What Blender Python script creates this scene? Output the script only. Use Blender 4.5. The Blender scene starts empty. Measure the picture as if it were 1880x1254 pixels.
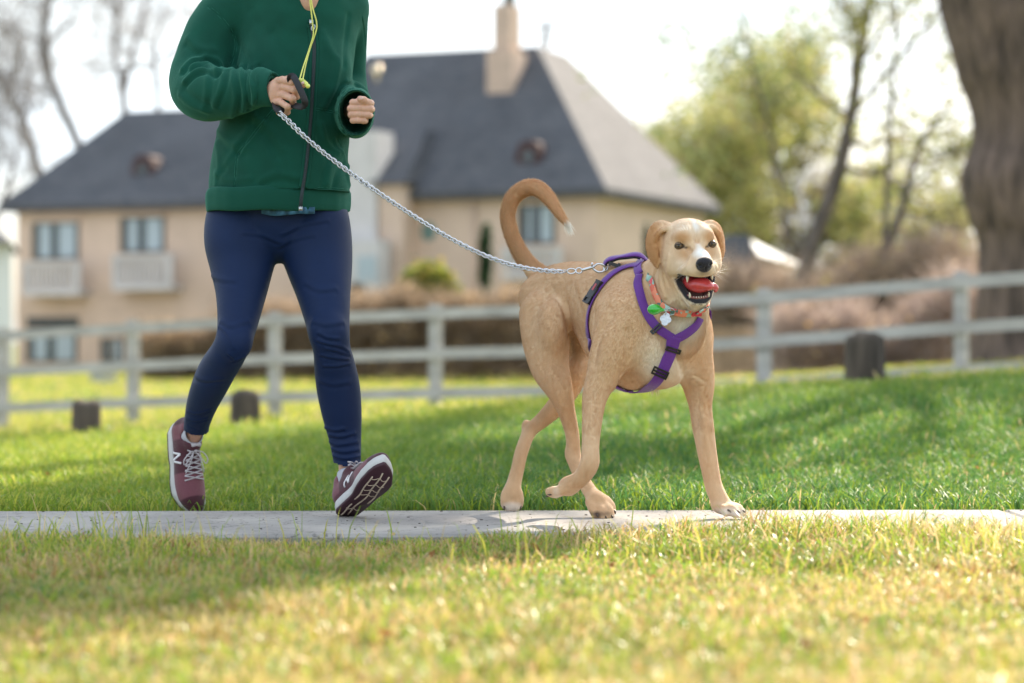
import bpy, bmesh, math, random
import numpy as np
from mathutils import Vector, Matrix
from mathutils.bvhtree import BVHTree

random.seed(7)
rng = np.random.default_rng(7)
scene = bpy.context.scene
COL = scene.collection

# ------------------------------------------------------------------ camera
CAM_Z = 0.48
FPX = 4439.0                    # focal length in pixels of the 1880 px wide photograph
cam_data = bpy.data.cameras.new('camera')
cam = bpy.data.objects.new('camera', cam_data)
COL.objects.link(cam)
cam.location = (0, 0, CAM_Z)
cam.rotation_euler = (math.radians(90), 0, 0)
cam_data.lens = 85
cam_data.sensor_width = 36
cam_data.clip_start = 0.1
cam_data.clip_end = 2000
cam_data.dof.use_dof = True
cam_data.dof.focus_distance = 6.45
cam_data.dof.aperture_fstop = 2.3
cam_data.dof.aperture_blades = 0
scene.camera = cam

# ------------------------------------------------------------------ light
SUN_AZ = (0.45, 0.89)           # horizontal direction towards the sun (behind, to the right)
SUN_EL = math.radians(36)
world = bpy.data.worlds.new('World')
scene.world = world
world.use_nodes = True
wn = world.node_tree
wn.nodes.clear()
w_out = wn.nodes.new('ShaderNodeOutputWorld')
w_bg = wn.nodes.new('ShaderNodeBackground')
sky = wn.nodes.new('ShaderNodeTexSky')
sky.sky_type = 'NISHITA'
sky.sun_disc = False
sky.sun_elevation = SUN_EL
sky.sun_rotation = math.atan2(SUN_AZ[0], SUN_AZ[1])
sky.dust_density = 2.5
sky.air_density = 1.0
# thin bright cloud veil over the blue sky
w_tc = wn.nodes.new('ShaderNodeTexCoord')
w_map = wn.nodes.new('ShaderNodeMapping')
w_map.inputs['Scale'].default_value = (3, 3, 9)
w_noise = wn.nodes.new('ShaderNodeTexNoise')
w_noise.inputs['Scale'].default_value = 1.6
w_noise.inputs['Detail'].default_value = 5
w_ramp = wn.nodes.new('ShaderNodeMapRange')
w_ramp.inputs['From Min'].default_value = 0.3
w_ramp.inputs['From Max'].default_value = 0.62
w_ramp.inputs['To Min'].default_value = 0.08
w_ramp.inputs['To Max'].default_value = 0.92
w_mix = wn.nodes.new('ShaderNodeMix')
w_mix.data_type = 'RGBA'
w_mix.inputs[7].default_value = (7.6, 8.5, 9.3, 1)
wn.links.new(w_tc.outputs['Generated'], w_map.inputs['Vector'])
wn.links.new(w_map.outputs['Vector'], w_noise.inputs['Vector'])
wn.links.new(w_noise.outputs['Fac'], w_ramp.inputs['Value'])
wn.links.new(w_ramp.outputs['Result'], w_mix.inputs[0])
wn.links.new(sky.outputs['Color'], w_mix.inputs[6])
wn.links.new(w_mix.outputs[2], w_bg.inputs['Color'])
wn.links.new(w_bg.outputs['Background'], w_out.inputs['Surface'])
w_bg.inputs['Strength'].default_value = 0.085

sun_data = bpy.data.lights.new('sun', 'SUN')
sun = bpy.data.objects.new('sun', sun_data)
COL.objects.link(sun)
sun_data.energy = 4.2
sun_data.angle = math.radians(0.53)
sun_data.color = (1.0, 0.87, 0.70)
_sd = Vector((SUN_AZ[0] * math.cos(SUN_EL), SUN_AZ[1] * math.cos(SUN_EL), math.sin(SUN_EL))).normalized()
sun.rotation_euler = _sd.to_track_quat('Z', 'Y').to_euler()

scene.view_settings.view_transform = 'Standard'
scene.view_settings.look = 'None'
scene.view_settings.exposure = 1.36
scene.view_settings.gamma = 1
scene.render.engine = 'CYCLES'
scene.cycles.use_denoising = True
scene.cycles.max_bounces = 7
scene.cycles.transparent_max_bounces = 6
scene.cycles.caustics_reflective = False
scene.cycles.caustics_refractive = False
scene.cycles.sample_clamp_indirect = 6

# ------------------------------------------------------------------ helpers
def P(px, py, Y):
    """world point seen at photo pixel (px, py), Y metres in front of the camera"""
    return np.array([(px - 940) / FPX * Y, Y, CAM_Z - (py - 627) / FPX * Y])

def Rw(px, py, Y, r):
    p = P(px, py, Y)
    return [p[0], p[1], p[2], r / FPX * Y]

def nrm(v):
    v = np.asarray(v, float)
    return v / (np.linalg.norm(v) + 1e-12)

def tag(o, label=None, cat=None, group=None, kind=None):
    if label: o['label'] = label
    if cat: o['category'] = cat
    if group: o['group'] = group
    if kind: o['kind'] = kind
    return o

def empty(name, loc=(0, 0, 0), **kw):
    o = bpy.data.objects.new(name, None)
    COL.objects.link(o)
    o.location = loc
    return tag(o, **kw)

def link_mesh(name, me, mat=None, parent=None, smooth=True, **kw):
    o = bpy.data.objects.new(name, me)
    COL.objects.link(o)
    if mat is not None:
        for m in (mat if isinstance(mat, (list, tuple)) else [mat]):
            me.materials.append(m)
    if smooth and len(me.polygons):
        me.polygons.foreach_set('use_smooth', np.ones(len(me.polygons), bool))
    if parent is not None:
        o.parent = parent
        bpy.context.view_layer.update() if False else None
        o.matrix_parent_inverse = Matrix.Translation(-Vector(world_loc(parent)))
    return tag(o, **kw)

def world_loc(o):
    """all things here are placed by translation only"""
    v = Vector((0, 0, 0))
    while o is not None:
        v += o.location + o.matrix_parent_inverse.translation
        o = o.parent
    return v

def mesh_np(name, V, F, mat=None, parent=None, smooth=True, col=None, mats=None, **kw):
    """V (n,3), F (m,k) int or list of such arrays; build fast"""
    V = np.asarray(V, np.float32)
    Fs = F if isinstance(F, list) else [F]
    Fs = [np.asarray(f, np.int32) for f in Fs if len(f)]
    me = bpy.data.meshes.new(name)
    nl = sum(f.size for f in Fs)
    npoly = sum(len(f) for f in Fs)
    me.vertices.add(len(V))
    me.vertices.foreach_set('co', V.ravel())
    me.loops.add(nl)
    me.loops.foreach_set('vertex_index', np.concatenate([f.ravel() for f in Fs]))
    me.polygons.add(npoly)
    sizes = np.concatenate([np.full(len(f), f.shape[1], np.int32) for f in Fs])
    starts = np.concatenate([[0], np.cumsum(sizes)[:-1]]).astype(np.int32)
    me.polygons.foreach_set('loop_start', starts)
    if mats is not None:
        me.polygons.foreach_set('material_index', np.asarray(mats, np.int32))
    me.update(calc_edges=True)
    me.validate()
    if col is not None:
        a = me.color_attributes.new('col', 'FLOAT_COLOR', 'POINT')
        c = np.ones((len(V), 4), np.float32)
        c[:, :3] = col
        a.data.foreach_set('color', c.ravel())
    return link_mesh(name, me, mat, parent, smooth, **kw)

class MB:
    """collects simple shapes into one mesh"""
    def __init__(s):
        s.v, s.f = [], []
    def add(s, V, F):
        b = len(s.v)
        s.v.extend([tuple(float(q) for q in p) for p in V])
        s.f.extend([tuple(int(i) + b for i in f) for f in F])
        return s
    def box(s, c, half, ax=None):
        """centre, half sizes, optional 3 axes"""
        c = np.asarray(c, float)
        A = np.eye(3) if ax is None else np.array([nrm(a) for a in ax])
        V = [c + A[0] * half[0] * i + A[1] * half[1] * j + A[2] * half[2] * k for i in (-1, 1) for j in (-1, 1) for k in (-1, 1)]
        F = [(0, 1, 3, 2), (4, 6, 7, 5), (0, 4, 5, 1), (2, 3, 7, 6), (0, 2, 6, 4), (1, 5, 7, 3)]
        return s.add(V, F)
    def tube(s, pts, rad, n=8, caps=True, flat=None):
        pts = [np.asarray(p, float) for p in pts]
        m = len(pts)
        rad = [rad] * m if np.isscalar(rad) else rad
        V = []
        t0 = nrm(pts[1] - pts[0])
        ref = np.array([0, 0, 1.0]) if abs(t0[2]) < 0.9 else np.array([1.0, 0, 0])
        x = nrm(np.cross(t0, ref))
        for i in range(m):
            t = nrm(pts[min(i + 1, m - 1)] - pts[max(i - 1, 0)])
            x = nrm(x - t * np.dot(x, t))
            y = np.cross(t, x)
            for k in range(n):
                a = 2 * math.pi * k / n
                V.append(pts[i] + rad[i] * (math.cos(a) * x + math.sin(a) * y))
        F = [(i * n + k, i * n + (k + 1) % n, (i + 1) * n + (k + 1) % n, (i + 1) * n + k) for i in range(m - 1) for k in range(n)]
        if caps:
            F.append(tuple(range(n - 1, -1, -1)))
            F.append(tuple((m - 1) * n + k for k in range(n)))
        return s.add(V, F)
    def ball(s, c, r, ax=None, nu=16, nv=10):
        c = np.asarray(c, float)
        r = np.array([r, r, r] if np.isscalar(r) else r, float)
        A = np.eye(3) if ax is None else np.array([nrm(a) for a in ax])
        V = []
        for j in range(nv + 1):
            ph = math.pi * j / nv
            for i in range(nu):
                th = 2 * math.pi * i / nu
                q = np.array([math.sin(ph) * math.cos(th), math.sin(ph) * math.sin(th), math.cos(ph)]) * r
                V.append(c + q @ A)
        F = [(j * nu + i, (j + 1) * nu + i, (j + 1) * nu + (i + 1) % nu, j * nu + (i + 1) % nu) for j in range(nv) for i in range(nu)]
        return s.add(V, F)
    def ribbon(s, pts, nor, w, th=0.0015, closed=False):
        """flat strap: points, surface normals, full width(s), thickness"""
        pts = [np.asarray(p, float) for p in pts]
        m = len(pts)
        w = [w] * m if np.isscalar(w) else w
        V = []
        for i in range(m):
            a = pts[(i - 1) % m] if closed else pts[max(i - 1, 0)]
            b = pts[(i + 1) % m] if closed else pts[min(i + 1, m - 1)]
            t = nrm(b - a)
            n = nrm(np.asarray(nor[i], float) - t * np.dot(nor[i], t))
            x = np.cross(t, n)
            for sx, sn in ((-1, 1), (-.96, 1.0), (.96, 1.0), (1, 1), (1, -1), (-1, -1)):
                q = 1.0 if abs(sx) > 0.99 else 1.35
                V.append(pts[i] + x * w[i] / 2 * sx + n * th * sn * q)
        K = 6
        F = []
        for i in range(m if closed else m - 1):
            j = (i + 1) % m
            for k in range(K):
                F.append((i * K + k, i * K + (k + 1) % K, j * K + (k + 1) % K, j * K + k))
        if not closed:
            F.append(tuple(range(K - 1, -1, -1)))
            F.append(tuple((m - 1) * K + k for k in range(K)))
        return s.add(V, F)
    def build(s, name, mat, parent=None, smooth=True, **kw):
        me = bpy.data.meshes.new(name)
        me.from_pydata(s.v, [], s.f)
        me.update()
        bm = bmesh.new(); bm.from_mesh(me)
        bmesh.ops.remove_doubles(bm, verts=bm.verts, dist=1e-6)
        bmesh.ops.recalc_face_normals(bm, faces=bm.faces)
        bm.to_mesh(me); bm.free()
        return link_mesh(name, me, mat, parent, smooth, **kw)

def spline(pts, n=6):
    """Catmull-Rom through rows of any width"""
    p = np.array([np.asarray(q, float) for q in pts])
    p = np.vstack([2 * p[0] - p[1], p, 2 * p[-1] - p[-2]])
    out = []
    for i in range(1, len(p) - 2):
        for t in np.linspace(0, 1, n, endpoint=False):
            a, b, c, d = p[i - 1], p[i], p[i + 1], p[i + 2]
            out.append(0.5 * (2 * b + (c - a) * t + (2 * a - 5 * b + 4 * c - d) * t * t + (3 * b - a - 3 * c + d) * t ** 3))
    out.append(p[-2])
    return np.array(out)

# ------------------------------------------------------------------ smooth distance fields -> one continuous skin
class Field:
    def __init__(s, lo, hi, h):
        s.lo = np.array(lo, float); s.h = h
        s.n = np.ceil((np.array(hi, float) - s.lo) / h).astype(int) + 1
        s.D = np.full(s.n, 1.0, np.float32)
    def sub(s, lo, hi):
        a = np.clip(np.floor((np.asarray(lo) - s.lo) / s.h).astype(int), 0, s.n)
        b = np.clip(np.ceil((np.asarray(hi) - s.lo) / s.h).astype(int) + 1, 0, s.n)
        if np.any(b <= a): return None
        g = [((np.arange(a[i], b[i]) * s.h + s.lo[i]).astype(np.float32)).reshape([-1 if j == i else 1 for j in range(3)]) for i in range(3)]
        return (slice(a[0], b[0]), slice(a[1], b[1]), slice(a[2], b[2])), g
    def merge(s, sl, d, k, mode):
        c = s.D[sl]
        if mode == 'sub':
            if k > 0:
                t = np.clip(.5 - .5 * (c + d) / k, 0, 1)
                s.D[sl] = c * (1 - t) - d * t + k * t * (1 - t)
            else:
                s.D[sl] = np.maximum(c, -d)
            return
        if k > 0:
            t = np.clip(.5 + .5 * (c - d) / k, 0, 1)
            s.D[sl] = c * (1 - t) + d * t - k * t * (1 - t)
        else:
            s.D[sl] = np.minimum(c, d)
    def cone(s, a, b, ra, rb, k=0.01, mode='add', flat=None):
        a = np.asarray(a, float); b = np.asarray(b, float)
        m = k + 2.5 * s.h + max(ra, rb)
        r = s.sub(np.minimum(a, b) - m, np.maximum(a, b) + m)
        if r is None: return s
        sl, (x, y, z) = r
        ab = b - a
        L = float(ab @ ab) + 1e-12
        t = np.clip(((x - a[0]) * ab[0] + (y - a[1]) * ab[1] + (z - a[2]) * ab[2]) / L, 0, 1)
        vx, vy, vz = x - a[0] - t * ab[0], y - a[1] - t * ab[1], z - a[2] - t * ab[2]
        q = vx * vx + vy * vy + vz * vz
        if flat is not None:
            n = nrm(flat[0]); f = flat[1]
            vn = vx * n[0] + vy * n[1] + vz * n[2]
            q = q + (1 / f ** 2 - 1) * vn * vn
            d = np.sqrt(q) - (ra + t * (rb - ra))
            d = d * (f + (1 - f) * 0.5)
        else:
            d = np.sqrt(q) - (ra + t * (rb - ra))
        s.merge(sl, d.astype(np.float32), k, mode)
        return s
    def chain(s, rows, k=0.01, n=4, mode='add', flat=None):
        """rows of x,y,z,r ; smoothly interpolated"""
        q = spline(rows, n) if n > 1 else np.array([np.asarray(r, float) for r in rows])
        # evaluate the chain on its own then blend once
        lo = (q[:, :3] - q[:, 3:4]).min(0) - k - 2.5 * s.h
        hi = (q[:, :3] + q[:, 3:4]).max(0) + k + 2.5 * s.h
        r = s.sub(lo, hi)
        if r is None: return s
        sl, g = r
        tmp = Field.__new__(Field)
        tmp.lo = s.lo + np.array([sl[i].start for i in range(3)]) * s.h
        tmp.h = s.h
        tmp.n = np.array([sl[i].stop - sl[i].start for i in range(3)])
        tmp.D = np.full(tmp.n, 1.0, np.float32)
        for i in range(len(q) - 1):
            # margin wide enough for the later blend
            a, b = q[i], q[i + 1]
            tmp.cone_m(a[:3], b[:3], a[3], b[3], k, flat)
        s.merge(sl, tmp.D, k, mode)
        return s
    def cone_m(s, a, b, ra, rb, marg, flat):
        m = marg + 2.5 * s.h + max(ra, rb)
        r = s.sub(np.minimum(a, b) - m, np.maximum(a, b) + m)
        if r is None: return
        sl, (x, y, z) = r
        ab = b - a
        L = float(ab @ ab) + 1e-12
        t = np.clip(((x - a[0]) * ab[0] + (y - a[1]) * ab[1] + (z - a[2]) * ab[2]) / L, 0, 1)
        vx, vy, vz = x - a[0] - t * ab[0], y - a[1] - t * ab[1], z - a[2] - t * ab[2]
        q = vx * vx + vy * vy + vz * vz
        if flat is not None:
            n = nrm(flat[0]); f = flat[1]
            vn = vx * n[0] + vy * n[1] + vz * n[2]
            q = q + (1 / f ** 2 - 1) * vn * vn
            d = (np.sqrt(q) - (ra + t * (rb - ra))) * (f + (1 - f) * 0.5)
        else:
            d = np.sqrt(q) - (ra + t * (rb - ra))
        s.D[sl] = np.minimum(s.D[sl], d.astype(np.float32))
    def ell(s, c, r, k=0.01, ax=None, mode='add'):
        c = np.asarray(c, float); r = np.array([r] * 3 if np.isscalar(r) else r, float)
        A = np.eye(3) if ax is None else np.array([nrm(a) for a in ax])
        m = r.max() + k + 2.5 * s.h
        q = s.sub(c - m, c + m)
        if q is None: return s
        sl, (x, y, z) = q
        x, y, z = x - c[0], y - c[1], z - c[2]
        k0 = 0; k1 = 0
        for i in range(3):
            u = x * A[i, 0] + y * A[i, 1] + z * A[i, 2]
            k0 = k0 + (u / r[i]) ** 2; k1 = k1 + (u / r[i] ** 2) ** 2
        k0 = np.sqrt(k0); k1 = np.sqrt(k1) + 1e-9
        d = np.where(k0 < 1e-4, -r.min(), k0 * (k0 - 1) / k1)
        s.merge(sl, d.astype(np.float32), k, mode)
        return s
    def mesh(s, smooth=2):
        D = s.D
        D[0] = D[-1] = 1; D[:, 0] = D[:, -1] = 1; D[:, :, 0] = D[:, :, -1] = 1
        S = D < 0
        nx, ny, nz = D.shape
        cs = np.zeros((nx - 1, ny - 1, nz - 1), np.int8)
        for i in (0, 1):
            for j in (0, 1):
                for k in (0, 1):
                    cs += S[i:nx - 1 + i, j:ny - 1 + j, k:nz - 1 + k]
        act = (cs > 0) & (cs < 8)
        idx = np.full(act.shape, -1, np.int64)
        C = np.argwhere(act)
        idx[act] = np.arange(len(C))
        acc = np.zeros((len(C), 3)); cnt = np.zeros(len(C))
        for ax in range(3):
            o = [q for q in range(3) if q != ax]
            for a in (0, 1):
                for b in (0, 1):
                    p0 = C.copy(); p0[:, o[0]] += a; p0[:, o[1]] += b
                    p1 = p0.copy(); p1[:, ax] += 1
                    d0 = D[p0[:, 0], p0[:, 1], p0[:, 2]]; d1 = D[p1[:, 0], p1[:, 1], p1[:, 2]]
                    m = (d0 < 0) != (d1 < 0)
                    t = d0[m] / (d0[m] - d1[m])
                    q = p0[m].astype(float); q[:, ax] += t
                    acc[m] += q; cnt[m] += 1
        V = acc / cnt[:, None] * s.h + s.lo
        F = []
        for ax in range(3):
            u, v = [q for q in range(3) if q != ax]
            lo = [0, 0, 0]; 
            A = np.moveaxis(S, ax, 0)
            ch = A[:-1] != A[1:]
            E = np.argwhere(ch)                       # order: ax, u, v
            pos = np.zeros((len(E), 3), int); pos[:, ax] = E[:, 0]; pos[:, u] = E[:, 1]; pos[:, v] = E[:, 2]
            ok = (pos[:, u] > 0) & (pos[:, v] > 0) & (pos[:, u] < s.n[u] - 1) & (pos[:, v] < s.n[v] - 1)
            pos = pos[ok]
            inside = S[pos[:, 0], pos[:, 1], pos[:, 2]]
            q = []
            for du, dv in ((-1, -1), (0, -1), (0, 0), (-1, 0)):
                c = pos.copy(); c[:, u] += du; c[:, v] += dv
                q.append(idx[c[:, 0], c[:, 1], c[:, 2]])
            q = np.stack(q, 1)
            flip = inside if ax != 1 else ~inside
            q = np.where(flip[:, None], q, q[:, ::-1])
            F.append(q)
        F = np.concatenate(F)
        F = F[(F >= 0).all(1)]
        V = lap(V, F, smooth)
        return V, F

def lap(V, F, it, w=0.5):
    if it <= 0: return V
    e = np.concatenate([F[:, [i, (i + 1) % F.shape[1]]] for i in range(F.shape[1])])
    e = np.concatenate([e, e[:, ::-1]])
    n = len(V)
    deg = np.bincount(e[:, 0], minlength=n).astype(float); deg[deg == 0] = 1
    for _ in range(it):
        s = np.stack([np.bincount(e[:, 0], weights=V[e[:, 1], i], minlength=n) for i in range(3)], 1) / deg[:, None]
        V = V * (1 - w) + s * w
    return V

def vnormals(V, F):
    a = V[F[:, 2]] - V[F[:, 0]]; b = V[F[:, 3]] - V[F[:, 1]]
    fn = np.cross(a, b)
    N = np.zeros_like(V)
    for k in range(4):
        for i in range(3):
            N[:, i] += np.bincount(F[:, k], weights=fn[:, i], minlength=len(V))
    return N / (np.linalg.norm(N, axis=1, keepdims=True) + 1e-12)

def seg_dist(V, line):
    """distance of every vertex to a polyline"""
    best = np.full(len(V), 9.0)
    for a, b in zip(line[:-1], line[1:]):
        ab = b - a
        t = np.clip(((V - a) @ ab) / (ab @ ab + 1e-12), 0, 1)
        best = np.minimum(best, np.linalg.norm(V - a - t[:, None] * ab, axis=1))
    return best

def bvh_of(V, F):
    return BVHTree.FromPolygons([tuple(v) for v in V], [tuple(int(i) for i in f) for f in F])

def cast(bvh, px, py, fallback=None):
    d = Vector(((px - 940) / FPX, 1, -(py - 627) / FPX)).normalized()
    h = bvh.ray_cast(Vector((0, 0, CAM_Z)), d)
    if h[0] is None:
        if fallback is None: return None
        q = P(px, py, fallback)
        h = bvh.find_nearest(Vector(q))
    return np.array(h[0]), np.array(h[1])

def onto(bvh, p, off=0.0):
    h = bvh.find_nearest(Vector(p))
    n = np.array(h[1]); q = np.array(h[0])
    return q + n * off, n

def ring(bvh, c, normal, n=48, R=0.5, off=0.003):
    """loop where the plane (c, normal) meets the skin, looked at from the axis outwards"""
    normal = nrm(normal)
    e1 = nrm(np.cross(normal, [0.3, 0.2, 1.0])); e2 = np.cross(normal, e1)
    P_, N_ = [], []
    for k in range(n):
        a = 2 * math.pi * k / n
        d = e1 * math.cos(a) + e2 * math.sin(a)
        h = bvh.ray_cast(Vector(c), Vector(d))      # first skin met from inside
        if h[0] is None: continue
        P_.append(np.array(h[0])); N_.append(d)
    P_ = np.array(P_)
    for _ in range(3):
        P_ = .5 * P_ + .25 * (np.roll(P_, 1, 0) + np.roll(P_, -1, 0))
    N_ = np.array(N_)
    return P_ + N_ * (off), N_

# ------------------------------------------------------------------ materials
def material(name):
    m = bpy.data.materials.new(name)
    m.use_nodes = True
    return m, m.node_tree, m.node_tree.nodes['Principled BSDF']

def nd(t, typ, **kw):
    n = t.nodes.new(typ)
    for k, v in kw.items():
        if k in n.inputs.keys() if hasattr(n.inputs, 'keys') else False:
            n.inputs[k].default_value = v
        else:
            setattr(n, k, v)
    return n

def simple(name, col, rough=0.6, metal=0.0, var=0.12, scale=20, bump=0.0, bscale=60, coord='Object', sheen=0.0, spec=0.5, stretch=(1, 1, 1), trans=0.0, detail=4, coat=0):
    m, t, b = material(name)
    tc = t.nodes.new('ShaderNodeTexCoord')
    mp = t.nodes.new('ShaderNodeMapping'); mp.inputs['Scale'].default_value = stretch
    t.links.new(tc.outputs[coord], mp.inputs['Vector'])
    n = t.nodes.new('ShaderNodeTexNoise'); n.inputs['Scale'].default_value = scale; n.inputs['Detail'].default_value = detail
    t.links.new(mp.outputs['Vector'], n.inputs['Vector'])
    r = t.nodes.new('ShaderNodeMapRange'); r.inputs['To Min'].default_value = 1 - var; r.inputs['To Max'].default_value = 1 + var
    r.inputs['From Min'].default_value = .3; r.inputs['From Max'].default_value = .7
    t.links.new(n.outputs['Fac'], r.inputs['Value'])
    v = t.nodes.new('ShaderNodeVectorMath'); v.operation = 'SCALE'; v.inputs[0].default_value = col[:3]
    t.links.new(r.outputs['Result'], v.inputs['Scale'])
    t.links.new(v.outputs['Vector'], b.inputs['Base Color'])
    b.inputs['Roughness'].default_value = rough
    b.inputs['Metallic'].default_value = metal
    b.inputs['Specular IOR Level'].default_value = spec
    if sheen:
        b.inputs['Sheen Weight'].default_value = sheen
        b.inputs['Sheen Roughness'].default_value = 0.45
    if coat: b.inputs['Coat Weight'].default_value = coat; b.inputs['Coat Roughness'].default_value = .08
    if bump:
        n2 = t.nodes.new('ShaderNodeTexNoise'); n2.inputs['Scale'].default_value = bscale; n2.inputs['Detail'].default_value = 4
        t.links.new(mp.outputs['Vector'], n2.inputs['Vector'])
        bp = t.nodes.new('ShaderNodeBump'); bp.inputs['Strength'].default_value = 1; bp.inputs['Distance'].default_value = bump
        t.links.new(n2.outputs['Fac'], bp.inputs['Height'])
        t.links.new(bp.outputs['Normal'], b.inputs['Normal'])
    if trans:
        tr = t.nodes.new('ShaderNodeBsdfTranslucent'); mx = t.nodes.new('ShaderNodeMixShader')
        t.links.new(v.outputs['Vector'], tr.inputs['Color'])
        mx.inputs['Fac'].default_value = trans
        out = t.nodes['Material Output']
        t.links.new(b.outputs['BSDF'], mx.inputs[1]); t.links.new(tr.outputs['BSDF'], mx.inputs[2])
        t.links.new(mx.outputs['Shader'], out.inputs['Surface'])
    return m

def attr_mat(name, rough=0.6, trans=0.0, noise=0.0, nscale=40, bump=0.0, bscale=200, spec=0.4, sheen=0.0, sss=0.0, tint=(1, 1, 1), stretch=(1, 1, 1)):
    """colour from the mesh's own 'col' attribute"""
    m, t, b = material(name)
    a = t.nodes.new('ShaderNodeAttribute'); a.attribute_name = 'col'
    src = a.outputs['Color']
    tc = t.nodes.new('ShaderNodeTexCoord')
    mp = t.nodes.new('ShaderNodeMapping'); mp.inputs['Scale'].default_value = stretch
    t.links.new(tc.outputs['Object'], mp.inputs['Vector'])
    if noise:
        n = t.nodes.new('ShaderNodeTexNoise'); n.inputs['Scale'].default_value = nscale; n.inputs['Detail'].default_value = 5
        t.links.new(mp.outputs['Vector'], n.inputs['Vector'])
        r = t.nodes.new('ShaderNodeMapRange'); r.inputs['To Min'].default_value = 1 - noise; r.inputs['To Max'].default_value = 1 + noise
        r.inputs['From Min'].default_value = .3; r.inputs['From Max'].default_value = .7
        t.links.new(n.outputs['Fac'], r.inputs['Value'])
        v = t.nodes.new('ShaderNodeVectorMath'); v.operation = 'SCALE'
        t.links.new(src, v.inputs[0]); t.links.new(r.outputs['Result'], v.inputs['Scale'])
        src = v.outputs['Vector']
    t.links.new(src, b.inputs['Base Color'])
    b.inputs['Roughness'].default_value = rough
    b.inputs['Specular IOR Level'].default_value = spec
    if sheen: b.inputs['Sheen Weight'].default_value = sheen
    if sss:
        b.inputs['Subsurface Weight'].default_value = sss
        b.inputs['Subsurface Radius'].default_value = (.012, .004, .002)
        b.inputs['Subsurface Scale'].default_value = 1.0
    if bump:
        n2 = t.nodes.new('ShaderNodeTexNoise'); n2.inputs['Scale'].default_value = bscale; n2.inputs['Detail'].default_value = 3
        t.links.new(mp.outputs['Vector'], n2.inputs['Vector'])
        bp = t.nodes.new('ShaderNodeBump'); bp.inputs['Distance'].default_value = bump
        t.links.new(n2.outputs['Fac'], bp.inputs['Height'])
        t.links.new(bp.outputs['Normal'], b.inputs['Normal'])
    if trans:
        tr = t.nodes.new('ShaderNodeBsdfTranslucent'); mx = t.nodes.new('ShaderNodeMixShader')
        t.links.new(src, tr.inputs['Color']); mx.inputs['Fac'].default_value = trans
        out = t.nodes['Material Output']
        t.links.new(b.outputs['BSDF'], mx.inputs[1]); t.links.new(tr.outputs['BSDF'], mx.inputs[2])
        t.links.new(mx.outputs['Shader'], out.inputs['Surface'])
    return m
# ================================================================== SETTING
def sstep(a, b, x):
    t = np.clip((np.asarray(x, float) - a) / (b - a), 0, 1); return t * t * (3 - 2 * t)
PATH_N, PATH_F = 6.03, 6.88      # near and far edge of the path at x = 0
PSL = .022                        # the path runs a little away to the right
def gz(x, y):
    x = np.asarray(x, float); y = np.asarray(y, float) + 0 * x
    xs = np.clip(x, -9, 9)
    yy = y - PSL * xs
    near = -.026 + .004 * sstep(-.6, .3, xs) + .004 * np.sin(x * 2.1 + 1) * np.sin(y * 1.7)
    crest = .075 + .067 * xs + .012 * np.sin(x * 1.3 + .4)
    fence = -.10 + .064 * xs
    lawn = -.44 + 0 * x
    z = near + (-.06 - near) * sstep(PATH_N - .12, PATH_N + .02, yy)
    z = z + (-.012 + .05) * 0 + (-.012 - z) * sstep(PATH_F - .02, PATH_F + .03, yy)
    z = z + (crest + .012) * sstep(PATH_F + .1, 12.2, yy) ** 1.0
    t = sstep(12.6, 21, yy); z = z * (1 - t) + fence * t
    t = sstep(23, 46, yy); z = z * (1 - t) + lawn * t
    return z
ys = np.concatenate([np.arange(-3, 5.9, .2), np.arange(5.9, 7.1, .03), np.arange(7.1, 14, .15), np.arange(14, 30, .5), np.arange(30, 80, 2.5), [90, 120, 200, 500, 1200]])
xs = np.concatenate([[-900, -300, -100, -60], np.arange(-40, -8, 2), np.arange(-8, 8, .25), np.arange(8, 42, 2), [60, 100, 300, 900]])
GX, GY = np.meshgrid(xs, ys)
V = np.stack([GX, GY, gz(GX, GY)], 2).reshape(-1, 3)
nx_ = len(xs); i, j = np.meshgrid(np.arange(nx_ - 1), np.arange(len(ys) - 1)); a = (j * nx_ + i).ravel()
Fq = np.stack([a, a + 1, a + nx_ + 1, a + nx_], 1)
def ground_material():
    m, t, b = material('turf_soil')
    tc = t.nodes.new('ShaderNodeTexCoord')
    n1 = t.nodes.new('ShaderNodeTexNoise'); n1.inputs['Scale'].default_value = 1.4; n1.inputs['Detail'].default_value = 6
    n2 = t.nodes.new('ShaderNodeTexNoise'); n2.inputs['Scale'].default_value = 26; n2.inputs['Detail'].default_value = 5
    t.links.new(tc.outputs['Object'], n1.inputs['Vector']); t.links.new(tc.outputs['Object'], n2.inputs['Vector'])
    r = t.nodes.new('ShaderNodeValToRGB'); e = r.color_ramp.elements
    e[0].position = .35; e[0].color = (.085, .115, .022, 1); e[1].position = .68; e[1].color = (.24, .22, .07, 1)
    mx = t.nodes.new('ShaderNodeMath'); mx.operation = 'ADD'; m2 = t.nodes.new('ShaderNodeMath'); m2.operation = 'MULTIPLY'; m2.inputs[1].default_value = .5
    t.links.new(n1.outputs['Fac'], mx.inputs[0]); t.links.new(n2.outputs['Fac'], mx.inputs[1]); t.links.new(mx.outputs[0], m2.inputs[0])
    t.links.new(m2.outputs[0], r.inputs['Fac']); t.links.new(r.outputs['Color'], b.inputs['Base Color'])
    b.inputs['Roughness'].default_value = .95
    bp = t.nodes.new('ShaderNodeBump'); bp.inputs['Distance'].default_value = .02; t.links.new(n2.outputs['Fac'], bp.inputs['Height']); t.links.new(bp.outputs['Normal'], b.inputs['Normal'])
    return m
mesh_np('ground', V, Fq, ground_material(), kind='structure')

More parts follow.
